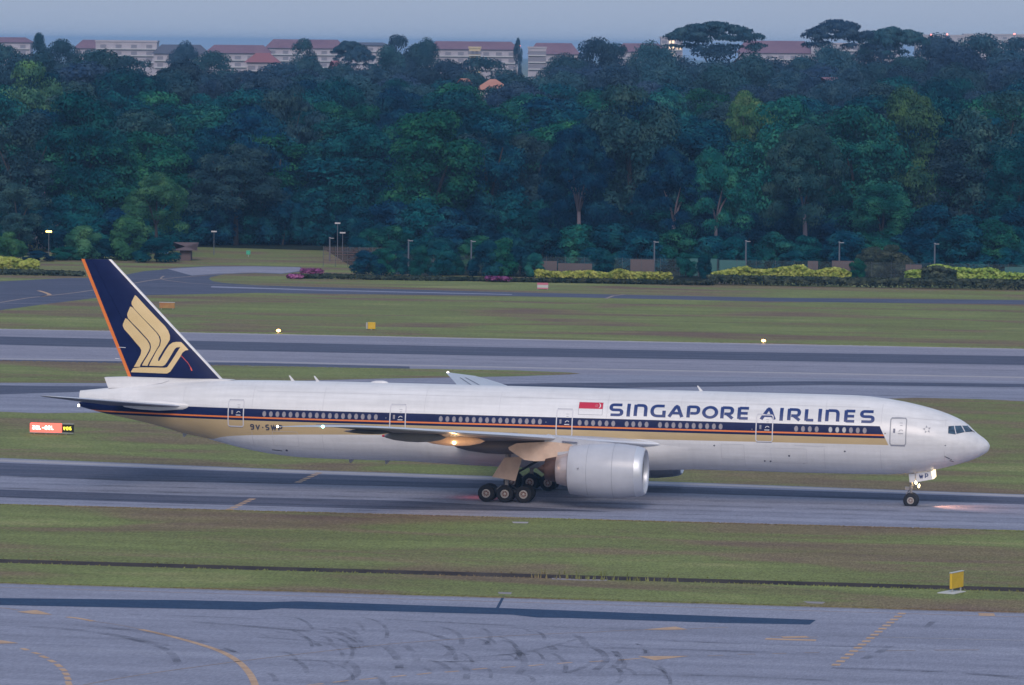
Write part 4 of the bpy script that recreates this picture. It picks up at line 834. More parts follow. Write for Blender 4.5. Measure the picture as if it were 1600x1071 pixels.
L_far = leaf_mat('hazed_far_foliage', (0.012, 0.046, 0.08), (0.026, 0.066, 0.102), (0.048, 0.096, 0.118))  # distance haze mixed into the leaf colour itself
L_hedge = leaf_mat('lime_hedge_foliage', (.11, .17, .04), (.27, .32, .07), (.42, .45, .13), 1.2)
L_hedge2 = leaf_mat('dark_hedge_foliage', (.022, .040, .034), (.045, .062, .050), (.085, .105, .065), .9)
L_pink = leaf_mat('magenta_blossom', (.12, .04, .12), (.24, .07, .20), (.34, .14, .28), 1.5)
M_bark = noisy('grey_pink_bark', [(.3, (.15, .13, .16)), (.7, (.26, .22, .26))], (1, 1, .3), rough=.95, spec=.1)
M_bark2 = noisy('dark_bark', [(.3, (.03, .03, .034)), (.7, (.07, .06, .06))], (1, 1, .3), rough=.95, spec=.1)

def leaves_mesh(name, blobs, n, size, m, seed, flat=.0, hollow=.55):
    """leaf-sized quads through the shells of many clumps; blobs = (centre, radii)"""
    r = np.random.default_rng(seed); B = np.array([[*c, *q] for c, q in blobs]); vol = (B[:, 3] * B[:, 4] + B[:, 4] * B[:, 5] + B[:, 3] * B[:, 5]); pk = r.choice(len(B), n, p=vol / vol.sum())
    d = r.normal(size=(n, 3)); d /= np.linalg.norm(d, axis=1)[:, None]; d[:, 2] = np.where(r.random(n) < .6, np.abs(d[:, 2]), d[:, 2])
    rad = hollow + (1.06 - hollow) * r.random(n) ** .6; c = B[pk, :3] + d * B[pk, 3:] * rad[:, None]
    nr = d * np.array([1, 1, 1.0]) + r.normal(size=(n, 3)) * .34; nr[:, 2] += .25; nr /= np.linalg.norm(nr, axis=1)[:, None]
    a = np.cross(nr, r.normal(size=(n, 3))); a /= np.linalg.norm(a, axis=1)[:, None]; b = np.cross(nr, a)
    s = size * (.6 + .8 * r.random(n)); sa = (s * .62)[:, None]; sb = (s * (.34 + .2 * r.random(n)))[:, None]
    V_ = np.stack([c - a * sa, c - b * sb, c + a * sa, c + b * sb], 1).reshape(-1, 3)
    me = D.meshes.new(name); me.vertices.add(4 * n); me.vertices.foreach_set('co', V_.astype(np.float32).ravel()); me.loops.add(4 * n); me.loops.foreach_set('vertex_index', np.arange(4 * n, dtype=np.int32))
    me.polygons.add(n); me.polygons.foreach_set('loop_start', np.arange(0, 4 * n, 4, dtype=np.int32)); me.update(calc_edges=True); me.materials.append(m); return me
def crown_blobs(kind, seed):
    r = random.Random(seed); out = []
    if kind == 'dome':       # unit tree: height 1, crown about 0.8 wide
        for i in range(60):
            a = r.uniform(0, 6.283); e = r.uniform(-1.05, 1); rr = math.sqrt(max(0, 1 - (max(e, 0) if e > 0 else -e * .6) ** 2)) * r.uniform(.55, 1); q = r.uniform(.075, .15)
            out.append(((.36 * rr * math.cos(a), .36 * rr * math.sin(a), .58 + .34 * e), (q * 1.2, q * 1.2, q * .72)))
    elif kind == 'broad':
        for i in range(54):
            a = r.uniform(0, 6.283); rr = math.sqrt(r.uniform(.02, 1)); q = r.uniform(.07, .14); h = .90 - .34 * rr ** 2 - abs(r.gauss(0, .17))
            out.append(((.50 * rr * math.cos(a), .50 * rr * math.sin(a), h), (q * 1.4, q * 1.4, q * .6)))
    elif kind == 'tall':
        for i in range(44):
            a = r.uniform(0, 6.283); z = r.uniform(.22, .93); q = r.uniform(.06, .12); w_ = .27 * math.sin(math.pi * min(1, (z - .08) / .98)) ** .6 * r.uniform(.5, 1)
            out.append(((w_ * math.cos(a), w_ * math.sin(a), z), (q * 1.25, q * 1.25, q * .8)))
    elif kind == 'umbrella':
        for i in range(95):
            a = r.uniform(0, 6.283); rr = math.sqrt(r.uniform(.0, 1)) * .60; q = r.uniform(.05, .10); z = .972 - .26 * rr ** 2 - r.choice([0, 0, 0, 0, .07]) + r.uniform(-.012, .012)
            out.append(((rr * math.cos(a), rr * math.sin(a), z), (q * 1.5, q * 1.5, q * .24)))
    elif kind == 'bush':
        for i in range(30):
            a = r.uniform(0, 6.283); e = r.uniform(0, 1); rr = math.sqrt(max(0, 1 - e * e)) * r.uniform(.3, 1); q = r.uniform(.14, .24); out.append(((.52 * rr * math.cos(a), .52 * rr * math.sin(a), .12 + .72 * e), (q, q, q * .75)))
    return out
def trunk_mesh(kind, seed, m):
    r = random.Random(seed); mb = MB(); f = {'broad': .36, 'umbrella': .55, 'dome': .30, 'tall': .3, 'bush': .1}[kind]; w0 = .030 if kind != 'bush' else .02
    lean = r.uniform(-.03, .03); mb.tube([(0, 0, -.01), (lean * .4, 0, f * .5), (lean, 0, f)], [w0 * 1.25, w0, w0 * .85], 8)
    k = r.choice([3, 4, 5]) if kind != 'bush' else 2
    for i in range(k):
        a = 6.283 * i / k + r.uniform(-.4, .4); R_ = r.uniform(.16, .30) * (1.3 if kind in ('broad', 'umbrella') else .8) * (.62 if seed == 3 else 1); z1 = f + (.82 - f) * r.uniform(.75, 1) * (.62 if seed == 3 else 1)
        mb.tube([(lean, 0, f * .92), (lean + R_ * .38 * math.cos(a), R_ * .38 * math.sin(a), f + (z1 - f) * .45), (lean + R_ * math.cos(a), R_ * math.sin(a), z1)], [w0 * .65, w0 * .42, w0 * .16], 6)
    return mb.mesh('trunk', m, smooth=True)
PRO = {}
def proto(kind, v, L, n, size):
    key = (kind, v, L.name)
    if key not in PRO: PRO[key] = (leaves_mesh('crown', crown_blobs(kind, v * 17 + 3), n, size, L, v + 5), trunk_mesh(kind, v, M_bark if v == 3 else M_bark2))
    return PRO[key]
NQ = {'dome': (26000, .018), 'broad': (27000, .0185), 'tall': (19000, .017), 'umbrella': (13000, .018), 'bush': (12000, .038)}
def tree(p, h, wd, kind, L, v, label, group=None, name='tree', cat='tree'):
    n, sz = NQ[kind]; cm, tm = proto(kind, v, L, n, sz); base = {'dome': .86, 'broad': 1.2, 'tall': .66, 'umbrella': 1.25, 'bush': 1.3}[kind]
    r_ = random.uniform(0, 6.283); s = empty(name, (p[0], p[1], 0), r_, label=label, cat=cat, group=group); q = wd / base; s.scale = (q, q, h / .97)
    link('crown', cm, s); link('trunk', tm, s); return s
def height_at(px, py, dist):   # height whose top shows at this pixel at this distance
    return UD(px, dist)[2] * 0 + (CAM + ray(px, py) * (dist / math.hypot(*ray(px, py)[:2])))[2]

random.seed(21)
# ---- individually seen trees: column, top row, distance, width m, kind, foliage, label
FRONT = [
 (30, 182, 872, 13, 'tall', L_brown, 'greyish brown leaved tree at the left edge of the frame, before the wood'),
 (120, 150, 900, 17, 'dome', L_deep, 'broad dark tree standing right behind the brownish tree at the left edge'),
 (245, 262, 850, 11, 'broad', L_light, 'lower tree with light layered foliage above the tail fin tip'),
 (200, 338, 838, 9, 'bush', L_light, 'rounded bright green small tree just left of the fin tip'),
 (130, 352, 836, 7, 'bush', L_light, 'small bushy tree left of the fin, beside the lamp post'),
 (18, 360, 832, 6, 'bush', L_light, 'small bush at the left frame edge above the lime hedge'),
 (378, 160, 912, 19, 'broad', L_deep, 'great spreading tree whose pale forked trunk shows right of the fin'),
 (325, 205, 912, 12, 'dome', L_deep, 'dark tree behind the grass bank, left of the pale forked trunk'),
 (470, 235, 914, 12, 'dome', L_deep, 'dark rounded tree above the end of the pale concrete path'),
 (560, 200, 908, 14, 'dome', L_deep, 'dark tree behind the reddish fence stretch'),
 (680, 178, 876, 19, 'dome', L_green, 'big billowing teal green tree just left of mid frame'),
 (765, 190, 880, 12, 'tall', L_deep, 'narrow dark tree right of the big billowing teal green one'),
 (830, 215, 886, 10, 'tall', L_brown, 'slender tree with a brownish bare stretch under its crown'),
 (905, 190, 850, 14, 'broad', L_deep, 'dark tree with several grey stems above the left lime hedge'),
 (985, 130, 885, 17, 'dome', L_brown, 'tall brown tinged tree over the right end of the left lime hedge'),
 (1052, 225, 846, 13, 'broad', L_deep, 'spreading tree with a pale vase shaped trunk before the dark wood'),
 (1118, 228, 847, 12, 'broad', L_green, 'tree with a slanting pale trunk forking low, right of the vase shaped one'),
 (1215, 150, 885, 17, 'dome', L_green, 'full green crown rising behind the two pale trunks'),
 (1258, 190, 850, 15, 'broad', L_brown, 'large brownish green tree whose flank slopes down to the right'),
 (1335, 172, 876, 17, 'dome', L_green, 'full olive crown just behind the large brownish green tree'),
 (1375, 285, 866, 10, 'dome', L_green, 'lower olive flank tree bulging out right of the large brownish green one'),
 (1420, 145, 900, 13, 'dome', L_lime, 'tree with yellow green highlights in the upper right of the wood'),
 (1480, 165, 905, 16, 'dome', L_deep, 'dark tree behind the deep gap at the right of the wood'),
 (1560, 140, 900, 17, 'dome', L_brown, 'broad brown grey tree near the right edge of the frame'),
 (1590, 235, 880, 12, 'dome', L_deep, 'dark tree cut by the right edge of the frame'),
 (1170, 128, 960, 14, 'broad', L_lime, 'tree with a pale lime top in the second row, right of mid frame'),
 (45, 92, 1010, 15, 'dome', L_lime, 'tree with a small lime patch near the upper left corner of the wood'),
 (450, 118, 985, 18, 'broad', L_brown, 'brownish tree top in the second row under the two dark skyline domes'),
 (30, 290, 858, 8, 'tall', L_brown, 'thin brown grey tree in front of the small house at far left'),
]
PALE = [f[6] for f in FRONT if f[4] == 'broad' and f[0] in (378, 905, 1052, 1118, 1258)]
vi = 0
for px, py, dist, wd, kind, L, lb in FRONT:
    tree(UD(px, dist), height_at(px, py, dist), wd, kind, L, 3 if lb in PALE else vi % 3, lb); vi += 1
# understorey row behind the fence
UND = [(630, 392, 5), (672, 398, 4), (715, 396, 4.5), (768, 392, 5), (815, 388, 5), (870, 392, 5), (925, 388, 5.5), (975, 392, 5), (1030, 392, 5), (1082, 396, 4.5), (1130, 395, 4.5), (1182, 394, 5), (1238, 392, 5), (1290, 390, 5), (1345, 392, 5), (1412, 394, 5), (1470, 388, 5), (1525, 386, 5), (1575, 388, 5), (105, 385, 5), (190, 385, 5), (60, 392, 4), (612, 352, 6), (655, 375, 5), (690, 372, 6), (745, 368, 6.5), (790, 362, 7), (845, 355, 8), (900, 350, 8), (950, 345, 9), (1000, 360, 7), (1055, 358, 7), (1105, 366, 7), (1150, 372, 6), (1210, 362, 7), (1262, 366, 7), (1320, 362, 8), (1378, 372, 7), (1440, 352, 9), (1500, 350, 9), (1550, 342, 8), (1590, 350, 7), (560, 372, 5), (580, 356, 5), (160, 372, 6), (245, 372, 6)]
for i, (px, py, wd) in enumerate(UND):
    qq = 'left' if px < 400 else 'left middle' if px < 800 else 'right middle' if px < 1200 else 'right'
    dist = (810 + (i % 3) * 4) if px > 640 else 830 + (i % 3) * 5; tree(UD(px, dist), height_at(px, py, dist), wd * 1.35, 'bush', (L_deep, L_green, L_deep)[i % 3], i % 3, 'low dark bushy tree between fence and wood, %s quarter of the frame' % qq, 'understorey trees %s quarter' % qq, 'understorey_tree')
UB = [(px, 925 + 30 * r_) for r_ in range(3) for px in range(-40 + 20 * r_, 1660, 62)] + [(px, 872) for px in range(0, 1660, 47) if not (265 < px < 540)] + [(px, 906) for px in range(285, 540, 26)]
for i, (px, dist) in enumerate(UB):
    q_ = 'left' if px < 400 else 'left middle' if px < 800 else 'right middle' if px < 1200 else 'right'
    tree(UD(px, dist + random.uniform(-6, 6)), random.uniform(7, 11), random.uniform(10, 13), 'bush', L_deep, i % 3, 'dark undergrowth clump between the trunks of the wood, %s, %s quarter' % ('front edge' if dist < 910 else 'deeper in', q_), 'undergrowth clumps %s %s quarter' % ('front' if dist < 910 else 'inner', q_), 'undergrowth_bush', 'bush')
for px, py, wd in ((1362, 385, 5), (1397, 380, 6)):
    dist = 800; tree(UD(px, dist), height_at(px, py, dist), wd * 1.2, 'bush', L_hedge2, 1 if px < 1380 else 2, {1362: 'left', 1397: 'right'}[px] + ' of the two dark bushes standing between the two right hand lime hedges', None, 'bush', 'bush')
for i, (px, py, wd) in enumerate([(572, 392, 5), (596, 388, 4.5), (622, 396, 3.5), (656, 384, 4), (688, 378, 5), (706, 392, 4), (760, 376, 5), (786, 372, 5.5), (812, 384, 5), (835, 396, 3.5), (940, 388, 4), (1072, 394, 3.5), (1100, 398, 3), (1340, 404, 3)]):
    tree(UD(px, 788 + i % 3), height_at(px, py, 788), wd * 1.15, 'bush', (L_deep, L_green)[i % 2], i % 3, ('deep teal' if i % 2 == 0 else 'mid green') + ' shrub standing just before the mesh fence, ' + ('left of the pink striped board' if px < 850 else 'right of the pink striped board'), ('deep' if i % 2 == 0 else 'green') + (' shrubs before the fence left' if px < 850 else ' shrubs before the fence right'), 'bush', 'bush')
# ---- rows of the wood behind, one tree after another
def top_line(px): # rows thin out towards the wood's upper outline
    return np.interp(px, [-80, 0, 100, 180, 250, 320, 430, 520, 600, 700, 800, 900, 1000, 1100, 1200, 1320, 1450, 1600, 1680], [78, 80, 76, 88, 102, 108, 112, 114, 120, 126, 126, 124, 128, 128, 126, 124, 118, 112, 112])
NR = 8
for row in range(NR):
    dist = 905 + row * 36 + (row ** 2) * 2.2; step = 12.0 / dist * F_ * (1 + .06 * row); px = -90 + (row % 2) * step / 2
    while px < 1690:
        q = row / (NR - 1); tl = top_line(px); py = 205 + (tl - 205) * q ** .72 + random.uniform(-7, 13); d2 = dist + random.uniform(-9, 9); x = px + random.uniform(-.2, .2) * step
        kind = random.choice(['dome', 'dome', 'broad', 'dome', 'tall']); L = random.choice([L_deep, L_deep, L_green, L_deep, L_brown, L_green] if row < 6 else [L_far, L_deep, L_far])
        h = height_at(x, py, d2); cn = {L_deep: 'dark teal', L_green: 'mid green', L_brown: 'brownish grey', L_far: 'bluish hazy'}[L]; sh = {'dome': 'rounded', 'broad': 'spreading', 'tall': 'narrow'}[kind]
        th = 'left' if x < 400 else 'left middle' if x < 800 else 'right middle' if x < 1200 else 'right'; dp = 'front' if row < 3 else 'middle' if row < 6 else 'rear'
        tree(UD(x, d2), h, random.uniform(15, 22), kind, L, random.randrange(3), '%s %s crown, %s rows of the wood, %s quarter of frame' % (cn, sh, dp, th), '%s %s trees, %s rows, %s quarter' % (cn, sh, dp, th))
        px += step * random.uniform(.85, 1.15)
# ---- hazy trees beyond: built one by one
FAR = [(66, 56, 1900, 9, 'tall', 'small pointed tree on the skyline near the left edge'), (96, 66, 1750, 16, 'dome', 'rounded tree on the skyline right of the pointed one at left'), (210, 86, 1500, 22, 'dome', 'broad dark crown under the pale block at upper left'), (285, 70, 1950, 14, 'dome', 'hazy crown before the dark roofed block at upper left'),
       (330, 84, 1700, 20, 'dome', 'hazy crown right of the dark roofed block'), (470, 59, 1800, 15, 'dome', 'dark dome shaped tree alone on the skyline, left of mid frame'), (545, 68, 1800, 13, 'umbrella', 'small flat topped tree between the two skyline domes'), (560, 78, 1750, 10, 'umbrella', 'low spreading crown just right of the small flat topped skyline tree'),
       (620, 53, 1850, 16, 'dome', 'large hazy tree on the skyline, highest left of mid frame'), (658, 66, 1850, 16, 'dome', 'right shoulder of the large hazy skyline clump'), (605, 75, 1700, 14, 'dome', 'lower hazy tree before the large skyline tree'), (765, 88, 1600, 26, 'dome', 'wide low hazy tree before the mauve roofed blocks'),
       (807, 64, 1900, 4.2, 'tall', 'thin dark spire shaped tree standing up before the mauve roofs'), (930, 64, 1650, 20, 'dome', 'hazy rounded tree on the skyline right of the mauve roofs'), (965, 66, 1700, 15, 'dome', 'hazy tree joined to the right of the rounded skyline one'), (1020, 72, 1500, 18, 'dome', 'mid haze tree left of the flat topped skyline tree'),
       (1115, 40, 1600, 29, 'umbrella', 'wide flat topped tree standing out on the skyline right of mid frame'), (1105, 66, 1560, 30, 'dome', 'hazy blue crown beneath the wide flat topped tree'), (1165, 88, 1400, 17, 'dome', 'darker rounded tree right below the wide flat topped one'), (1305, 37, 1600, 22, 'umbrella', 'tall flat crowned tree, highest on the right of the skyline'),
       (1390, 47, 1620, 22, 'umbrella', 'flat crowned tree just right of the highest skyline tree'), (1300, 76, 1500, 18, 'dome', 'hazy tree at the foot of the highest skyline tree'), (1375, 62, 1650, 24, 'dome', 'broad hazy tree under the second flat crown at right'), (1240, 92, 1450, 16, 'dome', 'hazy tree in the gap between the two flat crowned skyline trees'),
       (1470, 60, 1700, 24, 'dome', 'hazy blue tree on the skyline right of the flat crowns'), (1530, 58, 1700, 26, 'dome', 'hazy blue tree on the skyline near the right edge'), (1595, 57, 1720, 26, 'dome', 'hazy blue tree cut by the right frame edge at the skyline'), (1500, 80, 1500, 26, 'dome', 'lower hazy tree under the right end of the skyline'),
       (1580, 84, 1480, 24, 'dome', 'lower hazy tree at the right frame edge'), (1420, 86, 1500, 24, 'dome', 'lower hazy tree right of the two flat crowned ones'), (880, 90, 1600, 18, 'dome', 'low hazy crown under the right end of the mauve roofs'), (700, 98, 1500, 20, 'dome', 'low hazy crown left of the orange roofs'), (430, 96, 1500, 20, 'dome', 'low crown under the red roof at upper left'), (520, 104, 1450, 18, 'dome', 'low crown below the small flat topped skyline tree'), (722, 130, 1228, 17, 'dome', 'crown right before the smaller orange roofed house'), (770, 131, 1226, 18, 'dome', 'crown right before the wider orange roofed house'), (1293, 127, 1226, 15, 'dome', 'crown before the tiny reddish roof right of mid frame'), (0, 74, 1500, 18, 'dome', 'crown on the skyline cut by the left frame edge'), (150, 76, 1550, 18, 'dome', 'crown before the left end of the pale block')]
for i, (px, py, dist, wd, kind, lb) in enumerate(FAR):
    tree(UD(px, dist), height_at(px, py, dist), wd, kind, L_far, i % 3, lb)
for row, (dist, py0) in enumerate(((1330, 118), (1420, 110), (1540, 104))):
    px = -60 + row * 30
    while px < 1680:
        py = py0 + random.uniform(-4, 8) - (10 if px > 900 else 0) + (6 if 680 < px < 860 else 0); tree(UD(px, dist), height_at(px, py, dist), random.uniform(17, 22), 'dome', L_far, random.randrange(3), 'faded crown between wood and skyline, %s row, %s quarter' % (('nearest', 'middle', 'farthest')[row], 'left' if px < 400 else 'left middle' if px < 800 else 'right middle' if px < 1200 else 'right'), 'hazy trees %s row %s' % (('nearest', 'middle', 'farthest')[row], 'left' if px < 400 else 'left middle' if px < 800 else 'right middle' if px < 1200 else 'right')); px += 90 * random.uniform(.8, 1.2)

# ---- hedges and low planting before the fence
def hedge(name, px0, px1, Y, tops, L, label, n, sz, thick=1.4, cat='hedge', zb=.0, group=None, extra=None):
    x0, x1 = V(px0, 440, Y)[0], V(px1, 440, Y)[0]; blobs = []; x = x0; r = random.Random(int(px0)); pw = (x1 - x0) / (px1 - px0)
    while x < x1:
        px = px0 + (x - x0) / pw; h = V(px, np.interp(px, [t[0] for t in tops], [t[1] for t in tops]), Y)[2]; q = r.uniform(.5, .8)
        blobs.append(((x, Y + r.uniform(-.4, .4), max(zb + .3, h - .35 - r.uniform(0, .15))), (q, thick * .55, .36))); blobs.append(((x, Y + r.uniform(-.3, .3), (zb + h) * .5), (q, thick * .5, (h - zb) * .42))); x += .42
    me = leaves_mesh(name, blobs, n, sz, L, 3, hollow=.4); return link(name, me, None, label=label, cat=cat, group=group)
hedge('lime_hedge', 0, 60, 369.5, [(0, 400), (20, 401), (35, 407), (50, 403), (62, 409)], L_hedge, 'lime green hedge at the left edge of the frame before the fence', 3500, .34)
hedge('lime_hedge', 842, 1045, 363.5, [(842, 420), (860, 423), (880, 424), (920, 422), (950, 426), (967, 419), (985, 424), (1045, 425)], L_hedge, 'long low lime green hedge right of the pink striped board', 9000, .32)
hedge('lime_hedge', 1117, 1326, 364.5, [(1117, 424), (1165, 415), (1172, 419), (1200, 420), (1250, 413), (1265, 421), (1280, 422), (1300, 417), (1318, 419), (1326, 425)], L_hedge, 'tall bumpy lime green hedge under the third lamp post from the right', 11000, .32)
hedge('lime_hedge', 1420, 1660, 365.5, [(1420, 422), (1445, 420), (1462, 411), (1485, 416), (1520, 419), (1550, 418), (1570, 425), (1660, 428)], L_hedge, 'lime green hedge running out of the frame at the right edge', 11000, .32)
hedge('dark_bush', 1445, 1492, 364.5, [(1445, 418), (1462, 414), (1492, 421)], L_hedge2, 'round darker green bush in front of the right hand lime hedge', 2500, .3, cat='bush')
hedge('low_hedge', 455, 700, 358.5, [(455, 428), (520, 427), (600, 430), (700, 432)], L_hedge2, 'patchy low shrub border right of the pale concrete path', 5000, .34, .8)
hedge('low_hedge', 700, 1110, 359.5, [(700, 433), (840, 436), (850, 434), (1110, 438)], L_hedge2, 'dark low hedge running under the long left lime hedge', 12000, .34, .8)
hedge('low_hedge', 1110, 1660, 361.5, [(1110, 429), (1330, 433), (1420, 434), (1660, 437)], L_hedge2, 'dark low hedge running under the two right hand lime hedges', 17000, .36, .8)
hedge('low_hedge', -40, 130, 353.5, [(-40, 420), (60, 421), (130, 424)], L_hedge2, 'dark low hedge below the lime hedge at the left frame edge', 6000, .36, .8)
hedge('flowering_shrub', 455, 470, 357.0, [(455, 428), (470, 429)], L_pink, 'magenta flowering shrub at the tip of the pale concrete path', 700, .3, .8, cat='shrub')
hedge('flowering_shrub', 474, 500, 359.0, [(474, 426), (500, 428)], L_pink, 'thin magenta flowering shrub right beside the path tip', 900, .26, .6, cat='shrub', zb=.9)
hedge('flowering_shrub', 764, 798, 357.5, [(764, 433), (780, 431.5), (798, 433.5)], L_pink, 'magenta flowering shrub left of the pink striped board', 900, .28, .8, cat='shrub', zb=.3)
# grass tufts along the open drain
mb = MB(); r = random.Random(5)
for k in range(1100):
    x = r.uniform(-60, 80); y = r.choice([-61.5, -61.4, -61.5, -58.6]) + r.uniform(-.25, .1); h = r.uniform(.06, .16) + (.25 if 12 < x < 22 else 0); a = r.uniform(0, 3.14); dx, dy = math.cos(a) * .08, math.sin(a) * .05; lx = r.uniform(-.1, .1)
    mb.add([(x - dx, y - dy, 0), (x + dx, y + dy, 0), (x + lx, y, h)], [(0, 1, 2)])
mb.build('grass_tufts', M_grass, recalc=False, kind='stuff')
mb = MB()
for Y0_, sg, xa, xb, k_ in ((-74.0, -1, -30, 55, 5200), (-19.0, 1, -45, 50, 5200), (213.0, -1, -115, 35, 3800), (151.5, 1, -90, -30, 900)):
    for k in range(k_):
        x = r.uniform(xa, xb); y = Y0_ + sg * abs(r.gauss(0, .13)) - sg * .12; h = r.uniform(.03, .10); a = r.uniform(0, 3.14); q = r.uniform(.05, .16)
        mb.add([(x - q, y - q * .5, .014), (x + q, y + q * .3, .014), (x + r.uniform(-.1, .1), y, h)], [(0, 1, 2)])
mb.build('verge_grass', M_grass, recalc=False, kind='stuff')

# ================================================================== perimeter fence, lamp posts
M_mesh = D.materials.new('fence_mesh'); M_mesh.use_nodes = True; b = M_mesh.node_tree.nodes['Principled BSDF']; b.inputs['Base Color'].default_value = (.20, .26, .27, 1); b.inputs['Alpha'].default_value = .12; b.inputs['Roughness'].default_value = .8
M_mesh2 = D.materials.new('rusty_fence_mesh'); M_mesh2.use_nodes = True; b = M_mesh2.node_tree.nodes['Principled BSDF']; b.inputs['Base Color'].default_value = (.20, .13, .12, 1); b.inputs['Alpha'].default_value = .30; b.inputs['Roughness'].default_value = .8
M_pole = mat('galvanised_post', (.11, .13, .17), .7); M_post = mat('dull_fence_post', (.07, .09, .11), .7); M_teal = mat('teal_panel', (.025, .13, .13), .7); M_bsheet = mat('brown_panel', (.12, .085, .09), .8)
FN = empty('perimeter_fence', (0, 0, 0), label='long see-through mesh fence with thin posts before the wood', cat='fence')
Yf = 388.0; x = V(560, 425, Yf)[0]; xe = V(1660, 425, Yf)[0]; k = 0
while x < xe:
    mb = MB(); mb.tube([(x, Yf, 0), (x, Yf, 2.8)], .04, 5); mb.build('post', M_post, FN)
    tall = 2.7
    mb = MB(); mb.add([(x + .05, Yf, .05), (x + 2.95, Yf, .05), (x + 2.95, Yf, tall), (x + .05, Yf, tall)], [(0, 1, 2, 3)]); mb.build('mesh_panel', M_mesh, FN, recalc=False)
    x += 3.0; k += 1
FN2 = empty('boundary_fence', (0, 0, 0), label='rust coloured fence stretch behind the pale concrete path', cat='fence'); Yf = 400.0
x = V(505, 410, Yf)[0]; xe = V(590, 410, Yf)[0]
while x < xe:
    mb = MB(); mb.tube([(x, Yf, 0), (x, Yf, 3.3)], .04, 5); mb.build('post', M_post, FN2)
    mb = MB(); mb.add([(x + .05, Yf, .3), (x + 1.95, Yf, .3), (x + 1.95, Yf, 3.2), (x + .05, Yf, 3.2)], [(0, 1, 2, 3)]); mb.build('mesh_panel', M_mesh2, FN2, recalc=False)
    for z in (2.0, 2.4, 1.1): box_obj('rail', (x + 1, Yf - .05, z), (2, .05, .07), M_bsheet, FN2, bevel=0)
    x += 2.0
# solid panels seen through the planting
PN = [(672, 700, M_mesh, 3.0), (845, 870, M_bsheet, 1.9), (872, 925, M_bsheet, 1.6), (985, 1022, M_bsheet, 2.4), (1068, 1090, M_teal, 2.7), (1103, 1120, M_teal, 2.7), (1124, 1165, M_teal, 2.5), (1262, 1278, M_bsheet, 2.6), (1300, 1345, M_bsheet, 2.7), (1415, 1440, M_bsheet, 2.3), (1570, 1600, M_teal, 2.2)]
SCR = empty('screen_wall', (0, 0, 0), label='row of brown and teal screen panels glimpsed between the hedges and bushes', cat='screen')
for a, b_, m_, h in PN:
    x0, x1 = V(a, 425, 391)[0], V(b_, 425, 391)[0]; box_obj('panel', ((x0 + x1) / 2, 391, h / 2), (x1 - x0, .12, h), m_, SCR, bevel=0)
LP = [(638, 376, 428, 799, 0, 'tall pale post standing left of the magenta shrub'), (736, 377, 428, 799, 0, 'tall pale post above the magenta shrub'), (1022, 378, 430, 799, 0, 'grey post above the right end of the long left lime hedge'), (1165, 377, 432, 799, 0, 'pale post at the left part of the tall bumpy lime hedge'),
      (1311, 379, 434, 799, 0, 'pale post at the right part of the tall bumpy lime hedge'), (1460, 381, 436, 799, 0, 'pale post above the rightmost lime hedge'), (527, 349, 420, 845, 1, 'slim lamp post with a white lamp behind the rusty fence'), (535, 364, 420, 835, 1, 'shorter lamp post right beside the slim one behind the rusty fence'),
      (515, 372, 420, 838, 0, 'stubby pale post left of the two lamp posts by the rusty fence'), (76, 362, 410, 850, 2, 'lamp post with an orange lit lamp in front of the small houses at left'), (334, 362, 400, 860, 1, 'lamp post with a white lamp right of the fin before the wood')]
for px, pt, pb, dist, hd, lb in LP:
    p = UD(px, dist); h = height_at(px, pt, dist); s = empty('lamp_post', (p[0], p[1], 0), label=lb, cat='lamp post')
    mb = MB(); mb.tube([(0, 0, 0), (0, 0, h)], [.14 if hd == 0 else .07, .11 if hd == 0 else .05], 8); mb.build('pole', M_pole, s)
    if hd == 0: mb = MB(); mb.tube([(0, 0, h), (0, 0, h + .1)], .16, 8); mb.box((.35, 0, h - .05), (.7, .15, .12)); mb.build('head', mat('dull_lamp_head', (.28, .30, .34), .7), s)
    else: mb = MB(); mb.box((0, 0, h), (.9, .3, .22)); mb.build('head', M_lampo if hd == 2 else mat('lamp_head_white', (.50, .50, .54), .5), s)

# ================================================================== houses and blocks
M_wallw = noisy('pale_rendered_wall', [(.3, (.37, .35, .40)), (.7, (.46, .44, .49))], (.2, .2, .2), rough=.9); M_wally = mat('cream_wall', (.55, .46, .30), .9)  # wall colour dimmed and blued, painting haze onto the blocks
M_mauve = noisy('mauve_tiled_roof', [(.3, (.175, .105, .145)), (.7, (.215, .135, .175))], (.2, .2, .2), rough=.9); M_slate = mat('slate_blue_roof', (.09, .10, .14), .9)  # mauve roof tone lowered for the same painted haze
M_orr = noisy('orange_tiled_roof', [(.3, (.40, .19, .15)), (.7, (.48, .25, .19))], (.3, .3, .3), rough=.9); M_win = mat('dark_window_glass', (.20, .20, .25), .5)  # window tone paled so its contrast looks softened by haze
M_wlit = mat('lit_window', (.6, .5, .4), .5, emit=(1, .72, .45), es=.8); M_rr = mat('red_tiled_roof', (.27, .11, .13), .9)
